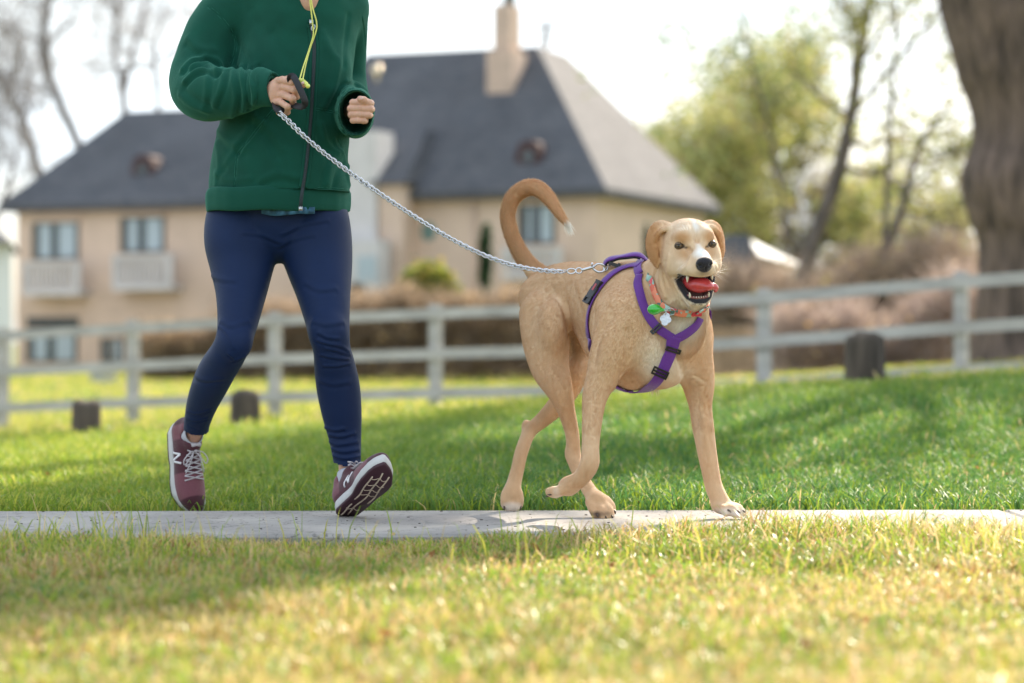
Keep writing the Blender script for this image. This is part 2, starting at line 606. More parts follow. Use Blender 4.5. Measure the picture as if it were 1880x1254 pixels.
# concrete path of cast slabs
def concrete():
    m, t, b = material('old_concrete')
    tc = t.nodes.new('ShaderNodeTexCoord')
    def noise(sc, d, vec=None):
        n = t.nodes.new('ShaderNodeTexNoise'); n.inputs['Scale'].default_value = sc; n.inputs['Detail'].default_value = d
        t.links.new(vec or tc.outputs['Object'], n.inputs['Vector']); return n.outputs['Fac']
    a = noise(3, 5); f = noise(120, 4); g = noise(38, 6)
    r = t.nodes.new('ShaderNodeValToRGB'); e = r.color_ramp.elements
    e[0].position = .3; e[0].color = (.23, .215, .205, 1); e[1].position = .7; e[1].color = (.38, .355, .325, 1)
    t.links.new(a, r.inputs['Fac'])
    r2 = t.nodes.new('ShaderNodeValToRGB'); e = r2.color_ramp.elements
    e[0].position = .30; e[0].color = (.25, .22, .20, 1); e[1].position = .40; e[1].color = (1, 1, 1, 1)
    t.links.new(g, r2.inputs['Fac'])
    mx = t.nodes.new('ShaderNodeMix'); mx.data_type = 'RGBA'; mx.blend_type = 'MULTIPLY'; mx.inputs[0].default_value = .8
    t.links.new(r.outputs['Color'], mx.inputs[6]); t.links.new(r2.outputs['Color'], mx.inputs[7]); t.links.new(mx.outputs[2], b.inputs['Base Color'])
    b.inputs['Roughness'].default_value = .85
    vo = t.nodes.new('ShaderNodeTexVoronoi'); vo.feature = 'DISTANCE_TO_EDGE'; vo.inputs['Scale'].default_value = 2.3
    wv = t.nodes.new('ShaderNodeVectorMath'); wv.operation = 'ADD'; nz = t.nodes.new('ShaderNodeTexNoise'); nz.inputs['Scale'].default_value = 5; nz.inputs['Detail'].default_value = 6
    t.links.new(tc.outputs['Object'], nz.inputs['Vector']); t.links.new(tc.outputs['Object'], wv.inputs[0]); t.links.new(nz.outputs['Color'], wv.inputs[1]); t.links.new(wv.outputs['Vector'], vo.inputs['Vector'])
    rc = t.nodes.new('ShaderNodeMapRange'); rc.inputs['From Max'].default_value = .012; rc.inputs['To Min'].default_value = .30; rc.inputs['To Max'].default_value = 1.0
    t.links.new(vo.outputs['Distance'], rc.inputs['Value'])
    sc_ = t.nodes.new('ShaderNodeVectorMath'); sc_.operation = 'SCALE'; t.links.new(mx.outputs[2], sc_.inputs[0]); t.links.new(rc.outputs['Result'], sc_.inputs['Scale']); t.links.new(sc_.outputs['Vector'], b.inputs['Base Color'])
    bp = t.nodes.new('ShaderNodeBump'); bp.inputs['Distance'].default_value = .003; t.links.new(f, bp.inputs['Height']); t.links.new(bp.outputs['Normal'], b.inputs['Normal'])
    return m
b = MB(); x0 = -13.0
while x0 < 12:
    x1 = x0 + 3.6; g = .0025
    for k in range(1):
        A = [(x0 + g, PATH_N), (x1 - g, PATH_N), (x1 - g, PATH_F), (x0 + g, PATH_F)]
        n = 8
        topin = [(x0 + g + .01, PATH_N + .012), (x1 - g - .01, PATH_N + .012), (x1 - g - .01, PATH_F - .012), (x0 + g + .01, PATH_F - .012)]
        V = [(x, y + PSL * x, -.09) for x, y in A] + [(x, y + PSL * x, -.008) for x, y in A] + [(x, y + PSL * x, 0) for x, y in topin]
        F = [(0, 1, 5, 4), (1, 2, 6, 5), (2, 3, 7, 6), (3, 0, 4, 7), (4, 5, 9, 8), (5, 6, 10, 9), (6, 7, 11, 10), (7, 4, 8, 11), (8, 9, 10, 11)]
        b.add(V, F)
    x0 = x1
b.build('path', concrete(), None, smooth=False, kind='structure')
# grit and crumbs on the slabs
r = np.random.default_rng(5); b = MB()
for _ in range(260):
    x = r.uniform(-2.2, 2.4); y = r.uniform(PATH_N + .05, PATH_F - .03) + PSL * x; q = r.uniform(.0008, .0026)
    b.ball((x, y, q * .4), (q * r.uniform(.8, 2.2), q, q * .6), nu=6, nv=4)
tag(b.build('path_grit', simple('dark_grit', (.06, .045, .035), rough=.9, var=.5, scale=9), None), 'dark crumbs of soil and grit scattered on the concrete path', 'grit', kind='stuff')

# ------------------------------------------------------------------ grass
def blades(n, xf, yr, hgt, wid, cols, seed, lean=.5, clump=0.0, dens=None):
    r = np.random.default_rng(seed)
    y = r.uniform(yr[0], yr[1], int(n * 1.6)); hw = xf(y); x = r.uniform(-1, 1, len(y)) * hw
    p = hw / hw.max(); k = r.random(len(y)) < p; x, y = x[k], y[k]
    if dens is not None: k = r.random(len(x)) < dens(x, y); x, y = x[k], y[k]
    x, y = x[:n], y[:n]; n = len(x)
    if clump:
        cx = r.normal(0, clump, (n, 2)); q = np.floor(np.stack([x, y], 1) / .09) * .09
        hsh = np.sin(q[:, 0] * 127.1 + q[:, 1] * 311.7) * 43758.5; hsh = hsh - np.floor(hsh)
        x = x * .5 + (q[:, 0] + .045) * .5 + cx[:, 0]; y = y * .5 + (q[:, 1] + .045) * .5 + cx[:, 1]
    else: hsh = r.random(n)
    z = gz(x, y) - .004
    h = hgt(x, y) * r.uniform(.45, 1.25, n) * (.65 + .7 * hsh); w = wid * r.uniform(.6, 1.4, n)
    an = r.uniform(0, 2 * math.pi, n); ln = np.abs(r.normal(0, lean, n)) + .08
    d = np.stack([np.cos(an), np.sin(an), np.zeros(n)], 1)
    fa = r.uniform(0, math.pi, n); s = np.stack([np.cos(fa), np.sin(fa), np.zeros(n)], 1)
    p0 = np.stack([x, y, z], 1); H = h[:, None]; W = w[:, None]; LN = ln[:, None]
    up = np.array([0, 0, 1.0])
    p1 = p0 + up * H * .5 + d * H * LN * .22; p2 = p0 + up * H * .82 + d * H * LN * .62; p3 = p0 + up * H * (1 - .25 * np.clip(LN, 0, 1.5)) + d * H * LN * 1.05
    V = np.stack([p0 - s * W / 2, p0 + s * W / 2, p1 + s * W * .48, p1 - s * W * .48, p2 + s * W * .32, p2 - s * W * .32, p3], 1).reshape(-1, 3)
    bb = np.arange(n)[:, None] * 7
    Q = np.concatenate([bb + [[0, 1, 2, 3]], bb + [[3, 2, 4, 5]]]); T = bb + [[5, 4, 6]]
    C = np.repeat(cols(x, y, hsh, r), 7, 0)
    return V, [Q, T], C
M_grass = attr_mat('grass_blade', rough=.48, trans=.48, spec=.32)
M_grassn = attr_mat('dry_grass_blade', rough=.36, trans=.55, spec=.5)
GREEN = np.array([.12, .25, .058]); LIME = np.array([.27, .37, .035]); STRAW = np.array([.72, .54, .27]); DEEP = np.array([.070, .185, .055]); YEL = np.array([.58, .54, .09])
def pick(r, n, pal, w):
    i = r.choice(len(pal), n, p=np.array(w) / sum(w)); return np.array(pal)[i] * r.uniform(.75, 1.25, (n, 1))
def near_col(x, y, h, r):
    pn = np.sin(x * 3.1 + 1.3 * np.sin(y * 2.3)) * np.sin(y * 4.1 + 1.7 * np.sin(x * 1.9 + 1)) + .5 * np.sin(x * 9 + y * 5) * np.sin(y * 11 - x * 4)
    c = pick(r, len(x), [LIME * [1.05, 1.08, 1.2], YEL * [.85, .88, 1.1], STRAW * [.9, .82, .9], GREEN * 1.1, STRAW * [.6, .42, .34]], [.44, .18, .18, .14, .06])
    t = np.clip((5.2 - y) / 1.5, 0, 1)[:, None] * (r.random((len(x), 1)) < .16 + .22 * sstep(-.5, 1, x)[:, None])
    c = np.where((r.random(len(x)) < np.clip(.25 + .55 * pn, 0, .8))[:, None], pick(r, len(x), [STRAW * [.88, .93, .9], STRAW * [.6, .46, .36], YEL * .9], [.6, .2, .2]), c) * (1 - .16 * np.clip(-pn, 0, 1))[:, None]
    return c * (1 - t) + pick(r, len(x), [STRAW * .9, YEL * .85], [.7, .3]) * t
def berm_col(x, y, h, r):
    c = pick(r, len(x), [GREEN, DEEP, LIME, STRAW], [.50, .20, .27, .03])
    t = np.clip((y - 10.8) / 1.5, 0, 1)[:, None] * .75 * np.clip(1.3 - x / 2.2, .15, 1)[:, None]
    t = np.maximum(t, np.clip((-x + .2) / 1.8, 0, 1)[:, None] * .78)
    return c * (1 - t) + pick(r, len(x), [LIME, YEL], [.7, .3]) * t
def lawn_col(x, y, h, r):
    return pick(r, len(x), [LIME, YEL, STRAW, GREEN], [.35, .35, .15, .15])
hwf = lambda m: (lambda y: .2118 * y + m)
def near_edge(x, y): return (y < PATH_N - .005 + PSL * x + .02 * np.sin(x * 9) + .015 * np.sin(x * 31)).astype(float)
def far_edge(x, y): return (y > PATH_F + .012 + PSL * x).astype(float)
def grass(name, label, *a, **k):
    V, F, C = blades(*a, **k)
    mesh_np(name, V, F, M_grassn if a[2][0] < 6 else M_grass, col=C, smooth=False, label=label, cat='grass', kind='stuff')
grass('grass', 'sunlit yellow-green grass with dry straw blades in front of the path', 150000, hwf(.55), (2.3, 6.04), lambda x, y: .040 + (-.004 + .030 * sstep(-.6, .4, x)) * np.clip((y - 5.0), 0, 1) + .012 * np.sin(x * 3 + y * 2), .0036, near_col, 11, lean=.8, clump=.022, dens=near_edge)
# a few taller seed stalks by the path edge
def tall(x, y): return near_edge(x, y) * (.25 + .75 * (np.sin(x * 2.3 + 4.6) > .3)) * (y > 5.0)
grass('grass', 'taller thin grass stalks standing up along the near edge of the path', 1700, hwf(.5), (5.0, 6.04), lambda x, y: .10 + 0 * x, .0030, lambda x, y, h, r: pick(r, len(x), [LIME, YEL, STRAW], [.5, .35, .15]), 12, lean=.45, dens=tall)
grass('grass', 'lush green grass rising on the bank behind the path', 250000, hwf(.7), (6.88, 13.2), lambda x, y: .055 + .018 * np.clip((y - 8) / 4, 0, 1) + .012 * np.sin(x * 2 + y), .0040, berm_col, 13, lean=.75, clump=.020, dens=far_edge)
grass('grass', 'sunny yellowish lawn behind the bank under the white fence', 70000, hwf(1.5), (13, 30), lambda x, y: .085 + 0 * x, .010, lawn_col, 14, lean=.7, clump=.03)
grass('grass', 'distant yellow-green lawn strip in front of the hedge and house', 45000, hwf(3), (30, 66), lambda x, y: .10 + 0 * x, .022, lawn_col, 15, lean=.7)
# fallen leaves
r = np.random.default_rng(21); V, Q, C = [], [], []
for i in range(700):
    y = r.uniform(2.6, 5.9) if i % 3 else r.uniform(7, 13); x = r.uniform(-1, 1) * (.2118 * y + .5); z = float(gz(x, y)) + r.uniform(.01, .045)
    a = r.normal(0, 1, 3); a[2] *= .5; a = nrm(a); c = nrm(np.cross(a, r.normal(0, 1, 3))); s = r.uniform(.006, .016)
    p = np.array([x, y, z]); k = len(V); V += [p - a * s, p + c * s * .5, p + a * s, p - c * s * .5]; Q.append([k, k + 1, k + 2, k + 3])
    C += [np.array([(.45, .22, .08), (.60, .42, .20), (.30, .14, .06)][i % 3]) * r.uniform(.7, 1.2)] * 4
mesh_np('fallen_leaves', np.array(V), np.array(Q), M_grass, col=np.array(C), smooth=False, label='small dry brown leaves lying in the grass', cat='leaves', kind='stuff')

# ------------------------------------------------------------------ white fence
M_fence = simple('weathered_white_paint', (.44, .42, .405), rough=.75, var=.22, scale=3, bump=.002, bscale=30, stretch=(1, 1, 4))
fx = lambda x: 24.5 + (19 - 24.5) * (x + 5.19) / 9.2       # line of the fence on the ground
def fence_at(px):
    # intersect the view ray with the fence line
    k = (px - 940) / FPX; m = -5.5 / 9.2
    Y = (24.5 + m * 5.19) / (1 - m * k); return np.array([k * Y, Y])
fence = empty('fence', (0, float(fx(0)), float(gz(0, fx(0)))), label='long white post and rail fence with three boards, crossing the lawn behind the dog', cat='fence')
fd = nrm([9.2, -5.5, 0]); fn = np.array([fd[1], -fd[0], 0]); fn = fn if fn[1] < 0 else -fn
posts = [-520, -245, 5, 245, 505, 800, 1100, 1403, 1765, 2160, 2620]
def fline(px, y):   # a board's height where the photo shows it
    q = fence_at(px); return CAM_Z - (y - 627) / FPX * q[1]
FP = []
for px in posts:
    q = fence_at(px); g = float(gz(*q)); FP.append((q, g))
    top = fline(px, 617 + (508 - 617) * px / 1880 + 14 * math.exp(-((px - 1250) / 450) ** 2)) + .085
    MB().box((q[0], q[1], (g - .2 + top) / 2), (.048, .048, (top - g + .2) / 2), (fd, fn, (0, 0, 1))).build('post', M_fence, fence, smooth=False)
for yl, yr in ((617, 508), (683, 592), (749, 672)):
    for i in range(len(posts) - 1):
        (a, ga), (c, gc) = FP[i], FP[i + 1]
        ya = yl + (yr - yl) * posts[i] / 1880; yc = yl + (yr - yl) * posts[i + 1] / 1880
        # gentle sag in the middle of the run, as in the photograph
        sag = lambda px: 14 * math.exp(-((px - 1250) / 450) ** 2)
        za, zc = fline(posts[i], ya + sag(posts[i])), fline(posts[i + 1], yc + sag(posts[i + 1]))
        A = np.array([a[0], a[1], za]); Cc = np.array([c[0], c[1], zc]); t = nrm(Cc - A); L = np.linalg.norm(Cc - A)
        up = nrm(np.cross(fn, t)); up = up if up[2] > 0 else -up
        MB().box((A + Cc) / 2 + fn * (.048 + .014 + .004 * (i % 2)), (L / 2 + .02, .012, .047), (t, fn, up)).build('rail', M_fence, fence, smooth=False)

# ------------------------------------------------------------------ old timber stumps
M_stump = simple('dark_old_timber', (.085, .066, .052), rough=.9, var=.65, scale=9, bump=.02, bscale=14, stretch=(1, 1, .18))
def stump(px, base, top, w, Y, label):
    c = P(px, base, Y); h = (base - top) / FPX * Y; R_ = w / 2 / FPX * Y; r = random.Random(px)
    n = 28; V = []; lev = [(-.25, 1.05), (0, 1.03), (.5, .98), (.86, .95), (.96, .86), (1.0, .66), (1.01, .3)] if px < 1500 else [(-.25, 1.08), (0, 1.04), (.4, .97), (.88, .98), (.97, .93), (1.0, .82), (1.0, .3)]
    pr = [1 + r.uniform(-.07, .07) for _ in range(n)]
    for z, s in lev:
        for i in range(n):
            a = 2 * math.pi * i / n; q = R_ * s * pr[i]
            V.append((c[0] + q * math.cos(a), c[1] + q * math.sin(a), c[2] + h * z + (.03 * h * math.sin(a * 2 + px) + r.uniform(-.02, .02) * h) * (z > .8)))
    F = [(j * n + i, j * n + (i + 1) % n, (j + 1) * n + (i + 1) % n, (j + 1) * n + i) for j in range(len(lev) - 1) for i in range(n)] + [tuple((len(lev) - 1) * n + i for i in range(n))]
    o = MB().add(V, F).build('timber_stump', M_stump, None)
    tag(o, label, 'stump', 'old timber stumps on the bank')
stump(158, 806, 736, 52, 14.2, 'short dark timber stump at the far left, left of the runner\'s back foot')
stump(450, 798, 718, 54, 14.2, 'short dark timber stump seen between the runner\'s legs')
stump(1178, 775, 705, 58, 17, 'dark timber stump low behind the dog\'s chest')
stump(1588, 745, 614, 74, 13.6, 'tallest dark timber stump, standing clear on the grass right of the dog')
# ================================================================== HOUSE
M_wall = simple('tan_stucco', (.66, .497, .392), rough=.9, var=.07, scale=1.2, bump=.01, bscale=12)
M_trim = simple('pale_stone', (.60, .57, .56), rough=.85, var=.08, scale=2)
M_chim = simple('chimney_brick', (.58, .43, .34), rough=.9, var=.12, scale=4)
M_glass = simple('window_glass', (.035, .05, .055), rough=.12, var=.1, spec=.7)
M_curt = simple('curtain', (.42, .49, .53), rough=.7, var=.1)
M_frame = simple('dark_frame', (.06, .065, .065), rough=.6)
M_red = simple('red_brown_wood', (.065, .032, .032), rough=.8)
def roof_mat():
    m, t, b = material('slate_tiles')
    tc = t.nodes.new('ShaderNodeTexCoord')
    br = t.nodes.new('ShaderNodeTexBrick'); br.inputs['Scale'].default_value = 2.6; br.inputs['Color1'].default_value = (.082, .086, .098, 1); br.inputs['Color2'].default_value = (.120, .119, .128, 1); br.inputs['Mortar'].default_value = (.05, .05, .052, 1)
    br.inputs['Mortar Size'].default_value = .03
    mp = t.nodes.new('ShaderNodeMapping'); mp.inputs['Rotation'].default_value = (math.radians(90), 0, 0)
    t.links.new(tc.outputs['Object'], mp.inputs['Vector']); t.links.new(mp.outputs['Vector'], br.inputs['Vector'])
    n = t.nodes.new('ShaderNodeTexNoise'); n.inputs['Scale'].default_value = .7; n.inputs['Detail'].default_value = 5; t.links.new(tc.outputs['Object'], n.inputs['Vector'])
    mx = t.nodes.new('ShaderNodeMix'); mx.data_type = 'RGBA'; mx.blend_type = 'MULTIPLY'; mx.inputs[0].default_value = .5
    t.links.new(br.outputs['Color'], mx.inputs[6]); t.links.new(n.outputs['Fac'], mx.inputs[7]); 
    g = t.nodes.new('ShaderNodeVectorMath'); g.operation = 'SCALE'; g.inputs['Scale'].default_value = 1.55; t.links.new(mx.outputs[2], g.inputs[0])
    t.links.new(g.outputs['Vector'], b.inputs['Base Color']); b.inputs['Roughness'].default_value = .8; b.inputs['Specular IOR Level'].default_value = .12
    return m
M_roof = roof_mat()
u_ = np.array([.927, -.375, 0]); v_ = np.array([.375, .927, 0]); nf = -v_
C0 = np.array([2.57, 72.9, 0.0]); Z0 = -.55; ZE = 4.98
house = empty('house', (-6, 76, Z0), label='large tan stucco house with a steep dark grey hipped roof, chimney and pale balconies', cat='house')
def W(s, d, z):
    """s metres left of the right corner, d metres behind the facade"""
    return C0 - u_ * s + v_ * d + np.array([0, 0, z])
def fs(px, d=0.0):
    k = (px - 940) / FPX; b0 = C0 + v_ * d
    return float((b0[0] - k * b0[1]) / (u_[0] - k * u_[1]))
def fz(px, py, d=0.0):
    q = W(fs(px, d), d, 0); return CAM_Z - (py - 627) / FPX * q[1]
def prism(pts_bottom, z0, z1, name, mat, parent=house, **k):
    n = len(pts_bottom); V = [(*p[:2], z0) for p in pts_bottom] + [(*p[:2], z1) for p in pts_bottom]
    F = [(i, (i + 1) % n, n + (i + 1) % n, n + i) for i in range(n)] + [tuple(range(n, 2 * n)), tuple(range(n - 1, -1, -1))]
    return MB().add(V, F).build(name, mat, parent, smooth=False, **k)
def fbox(s0, s1, d0, d1, z0, z1, name, mat, parent=house):
    return prism([W(s0, d0, 0), W(s1, d0, 0), W(s1, d1, 0), W(s0, d1, 0)], z0, z1, name, mat, parent)
LEN, DEP = 20.8, 10.8
fbox(0, 11.9, 0, DEP, Z0, ZE, 'wall', M_wall)
fbox(11.9, LEN, .35, DEP - 1.5, Z0, ZE - .02, 'wall', M_wall)
# hipped roofs
def hip(s0, s1, d0, d1, ze, zr, t0, t1, e0, e1, name='roof', ov=.45):
    """s0..s1 x d0..d1 footprint; ridge deck from t0..t1, e0..e1"""
    V = [W(s0 - ov, d0 - ov, ze - .12), W(s1 + ov, d0 - ov, ze - .12), W(s1 + ov, d1 + ov, ze - .12), W(s0 - ov, d1 + ov, ze - .12),
         W(s0 - ov, d0 - ov, ze + .10), W(s1 + ov, d0 - ov, ze + .10), W(s1 + ov, d1 + ov, ze + .10), W(s0 - ov, d1 + ov, ze + .10),
         W(t0, e0, zr), W(t1, e0, zr), W(t1, e1, zr), W(t0, e1, zr)]
    F = [(3, 2, 1, 0), (0, 1, 5, 4), (1, 2, 6, 5), (2, 3, 7, 6), (3, 0, 4, 7), (4, 5, 9, 8), (5, 6, 10, 9), (6, 7, 11, 10), (7, 4, 8, 11), (8, 9, 10, 11)]
    return MB().add(V, F).build(name, M_roof, house, smooth=False)
main_roof = hip(0, 11.9, 0, DEP, ZE, 10.17, 4.05, 10.2, 5.35, 8.1)
hip(11.9, LEN, .35, DEP - 1.5, ZE - .05, 8.50, 9.0, 19.2, 4.6, 5.8)
# entrance bay with its own steep roof, pale stone portal
s0, s1 = fs(738, -1.0), fs(694, -1.0)
zt = fz(715, 335, -1)
fbox(s0, s1, -.95, .2, Z0, zt, 'wall', M_wall)
hz_ = fz(705, 232, 0)
V = [W(s0 - .2, -1.25, zt - .05), W(s1 + .25, -1.25, zt - .05), W(s1 + .25, 4.2, zt - .05), W(s0 - .2, 4.2, zt - .05), W((s0 + s1) / 2 - .2, 1.4, hz_), W((s0 + s1) / 2 + .35, 1.4, hz_), W((s0 + s1) / 2 + .35, 4, hz_), W((s0 + s1) / 2 - .2, 4, hz_)]
MB().add(V, [(0, 1, 5, 4), (1, 2, 6, 5), (2, 3, 7, 6), (3, 0, 4, 7), (4, 5, 6, 7), (3, 2, 1, 0)]).build('roof', M_roof, house, smooth=False)
sp0, sp1 = fs(690, -1.1), fs(598, -1.1)
fbox(sp0, sp1, -1.1, .2, Z0, fz(660, 240, -1.1), 'portal', M_trim)
fbox(sp0 - .5, sp1 + .2, -1.9, -1.12, Z0, fz(690, 440, -1.9), 'porch', M_trim)
fbox(fs(690, -1.95), fs(655, -1.95), -1.94, -1.86, Z0, fz(690, 470, -1.95), 'door', M_curt)
q = W(fs(692, -1), -1.0, fz(692, 150, -1)); b = MB(); b.tube([q, q + [0, 0, .25]], .05); b.ball(q + [0, 0, .36], .17); b.build('finial', simple('gilt_ball', (.85, .70, .50), rough=.25, metal=.6), main_roof)
# chimney
cs0, cs1 = fs(948, 4.0), fs(912, 4.0); zc0 = fz(925, 138, 3.4)
ch = fbox(fs(941, 3.4), fs(893, 3.4), 3.4, 4.6, zc0 - .6, fz(925, 92, 3.4), 'chimney', M_chim, main_roof)
fbox(cs0 + .05, cs1 - .05, 3.6, 4.5, fz(925, 95, 3.4), fz(925, 8, 3.6), 'chimney', M_chim, main_roof)
fbox(cs0 + .25, cs1 - .25, 3.9, 4.6, fz(925, 8, 3.6), fz(925, -22, 3.6), 'chimney_pot', M_frame, main_roof)
# round dormers
def dormer(px, py, w, parent):
    # where the view ray meets the front roof slope
    for d in np.linspace(-.4, 6, 600):
        q = W(fs(px, d), d, 0); z = fz(px, py, d)
        zr = ZE + (10.17 - ZE) * (d + .45) / 5.8 if px > 500 else ZE - .05 + (8.5 - ZE) * (d + .1) / 4.7
        if z < zr: break
    c = W(fs(px, d), d - .35, z); R_ = w / FPX * q[1]
    b = MB(); n = 24
    for (y0, y1, r0) in ((0, 1.3, R_),):
        V = []
        for k in (y0, y1):
            for i in range(n):
                a = 2 * math.pi * i / n; rr = r0 * (1.0 if math.sin(a) < .6 else 1.12)
                V.append(c + u_ * rr * math.cos(a) + v_ * k + np.array([0, 0, rr * math.sin(a)]))
        b.add(V, [(i, (i + 1) % n, n + (i + 1) % n, n + i) for i in range(n)] + [tuple(range(n))])
    dm = b.build('dormer', M_red, parent, smooth=False)
    b = MB(); V = [c - v_ * .04 + u_ * R_ * .42 * math.cos(2 * math.pi * i / n) + np.array([0, 0, R_ * .42 * math.sin(2 * math.pi * i / n)]) for i in range(n)] + [c - v_ * .0 + u_ * R_ * .42 * math.cos(2 * math.pi * i / n) + np.array([0, 0, R_ * .42 * math.sin(2 * math.pi * i / n)]) for i in range(n)]
    b.add(V, [tuple(range(n))] + [(i, (i + 1) % n, n + (i + 1) % n, n + i) for i in range(n)]); b.build('round_window', M_glass, dm, smooth=False)
dormer(978, 288, 26, house); dormer(272, 312, 24, house)
# windows and balconies
def window(x0, x1, y0, y1, d=0.0, curt=True):
    a, c = fs(x1, d), fs(x0, d); xm = (x0 + x1) / 2; zt, zb = fz(xm, y0, d), fz(xm, y1, d)
    w = fbox(a, c, d - .05, d + .02, zb, zt, 'window', M_frame); m = (a + c) / 2; e = .10
    for p, q in ((a + e, m - .16), (m + .16, c - e - .22)):
        fbox(p, q, d - .075, d - .052, zb + .05, zt - .08, 'pane', M_curt if curt else M_glass, w)
    fbox(m - .14, m + .14, d - .075, d - .052, zb + .05, zt - .08, 'pane', M_glass, w)
    fbox(a - .08, c + .08, d - .12, d - .051, zt, zt + .14, 'lintel', M_trim if False else M_wall, w)
def balcony(x0, x1, y0, y1, d=0.0):
    a, c = fs(x1, d - .7), fs(x0, d - .7); xm = (x0 + x1) / 2; zt, zb = fz(xm, y0, d - .7), fz(xm, y1, d - .7)
    bal = fbox(a, c, d - .75, d - .001, zb - .02, zb + .16, 'balcony', M_trim)
    b = MB()
    def bb(s0, s1, d0, d1, z0_, z1_):
        V = [W(s, dd, z) for z in (z0_, z1_) for s, dd in ((s0, d0), (s1, d0), (s1, d1), (s0, d1))]
        b.add(V, [(0, 1, 5, 4), (1, 2, 6, 5), (2, 3, 7, 6), (3, 0, 4, 7), (4, 5, 6, 7), (3, 2, 1, 0)])
    bb(a, c, d - .75, d - .55, zt - .13, zt)
    n = int((c - a) / .17)
    for i in range(n + 1):
        s = a + .05 + (c - a - .1) * i / n; bb(s - .045, s + .045, d - .69, d - .61, zb + .161, zt - .131)
    bb(a, a + .14, d - .749, d - .58, zb + .161, zt - .131); bb(c - .14, c, d - .749, d - .58, zb + .161, zt - .131)
    b.build('balustrade', M_trim, bal, smooth=False)
window(60, 145, 408, 476, .35); window(222, 303, 398, 463, .35)
balcony(42, 146, 480, 542, .35); balcony(207, 316, 467, 532, .35)
window(952, 1020, 375, 447); balcony(922, 1030, 455, 512)
fbox(fs(145, .35), fs(50, .35), .30, .36, fz(95, 603, .35), fz(95, 582, .35), 'window', M_frame)
window(50, 142, 612, 664, .35); window(186, 228, 620, 664, .35)
b = MB(); c = W(fs(787), -.03, fz(787, 425)); n = 20
V = [c + u_ * .24 * math.cos(2 * math.pi * i / n) + np.array([0, 0, .30 * math.sin(2 * math.pi * i / n)]) for i in range(n)] + [c + v_ * .03 + u_ * .24 * math.cos(2 * math.pi * i / n) + np.array([0, 0, .30 * math.sin(2 * math.pi * i / n)]) for i in range(n)]
b.add(V, [tuple(range(n))] + [(i, (i + 1) % n, n + (i + 1) % n, n + i) for i in range(n)]); b.build('oval_window', simple('green_glass', (.13, .22, .20), rough=.3), house, smooth=False)
# rainwater pipe and wall returns
for px in (390, 870):
    q = W(fs(px, -.08), -.08, 0); b = MB(); b.tube([q + [0, 0, Z0], q + [0, 0, ZE - .2]], .05, n=8); b.build('downpipe', M_wall, house)
# neighbours
M_wh = simple('white_render', (.80, .80, .78), rough=.8, var=.04)
nb_ = empty('neighbour_house', tuple(P(-60, 640, 66)), label='white rendered house cut off by the left edge of the picture', cat='house')
def pbox(px0, px1, z0, z1, Y0, Y1, name, mat, par):
    V = []
    for z in (z0, z1):
        for (a, Y) in ((px0, Y0), (px1, Y0), (px1, Y1), (px0, Y1)):
            x = (a - 940) / FPX * Y; V.append((x, Y, z))
    return MB().add(V, [(0, 1, 5, 4), (1, 2, 6, 5), (2, 3, 7, 6), (3, 0, 4, 7), (4, 5, 6, 7), (3, 2, 1, 0)]).build(name, mat, par, smooth=False)
pbox(-420, 22, -.5, P(0, 445, 66)[2], 66, 74, 'wall', M_wh, nb_)
x0, x1 = (-440 - 940) / FPX * 66, (30 - 940) / FPX * 66; ze = P(0, 447, 66)[2]
MB().add([(x0, 65.5, ze), (x1, 65.5, ze), (x1 - 1.6, 74.5, ze), (x0, 74.5, ze), (x0 + 2, 70, ze + 1.6), (x1 - 2.4, 70, ze + 1.6)], [(0, 1, 5, 4), (1, 2, 5), (2, 3, 4, 5), (3, 0, 4), (3, 2, 1, 0)]).build('roof', M_roof, nb_, smooth=False)
b2 = empty('outbuilding', tuple(P(1400, 640, 50)), label='small outbuilding with a dark gabled roof and pale side, right behind the dog\'s head', cat='outbuilding')
pbox(1345, 1475, -.4, P(0, 520, 50)[2], 50, 54, 'wall', simple('pale_timber', (.52, .46, .40), rough=.9), b2)
xa, xb, xc = [(p - 940) / FPX * 50 for p in (1318, 1392, 1480)]; ze = P(0, 522, 50)[2]; zr = P(0, 428, 50)[2]; z2 = P(0, 470, 50)[2]
MB().add([(xa, 49.6, ze), (xb, 49.6, ze), (xb - .12, 50.4, zr), (xa + .30, 50.4, zr), (xa, 55, ze), (xb, 55, ze), (xb - .12, 54, zr), (xa + .30, 54, zr)], [(0, 1, 2, 3), (4, 7, 6, 5), (0, 3, 7, 4), (1, 5, 6, 2), (3, 2, 6, 7), (0, 4, 5, 1)]).build('roof', M_roof, b2, smooth=False)
MB().add([(xb, 49.7, z2), (xc, 49.7, z2 - .25), (xc - .45, 51.5, zr - .35), (xb - .05, 51.5, zr - .05), (xb, 54, z2), (xc, 54, z2 - .25)], [(0, 1, 2, 3), (3, 2, 5, 4), (1, 5, 2), (0, 3, 4), (0, 4, 5, 1)]).build('roof', M_wh, b2, smooth=False)
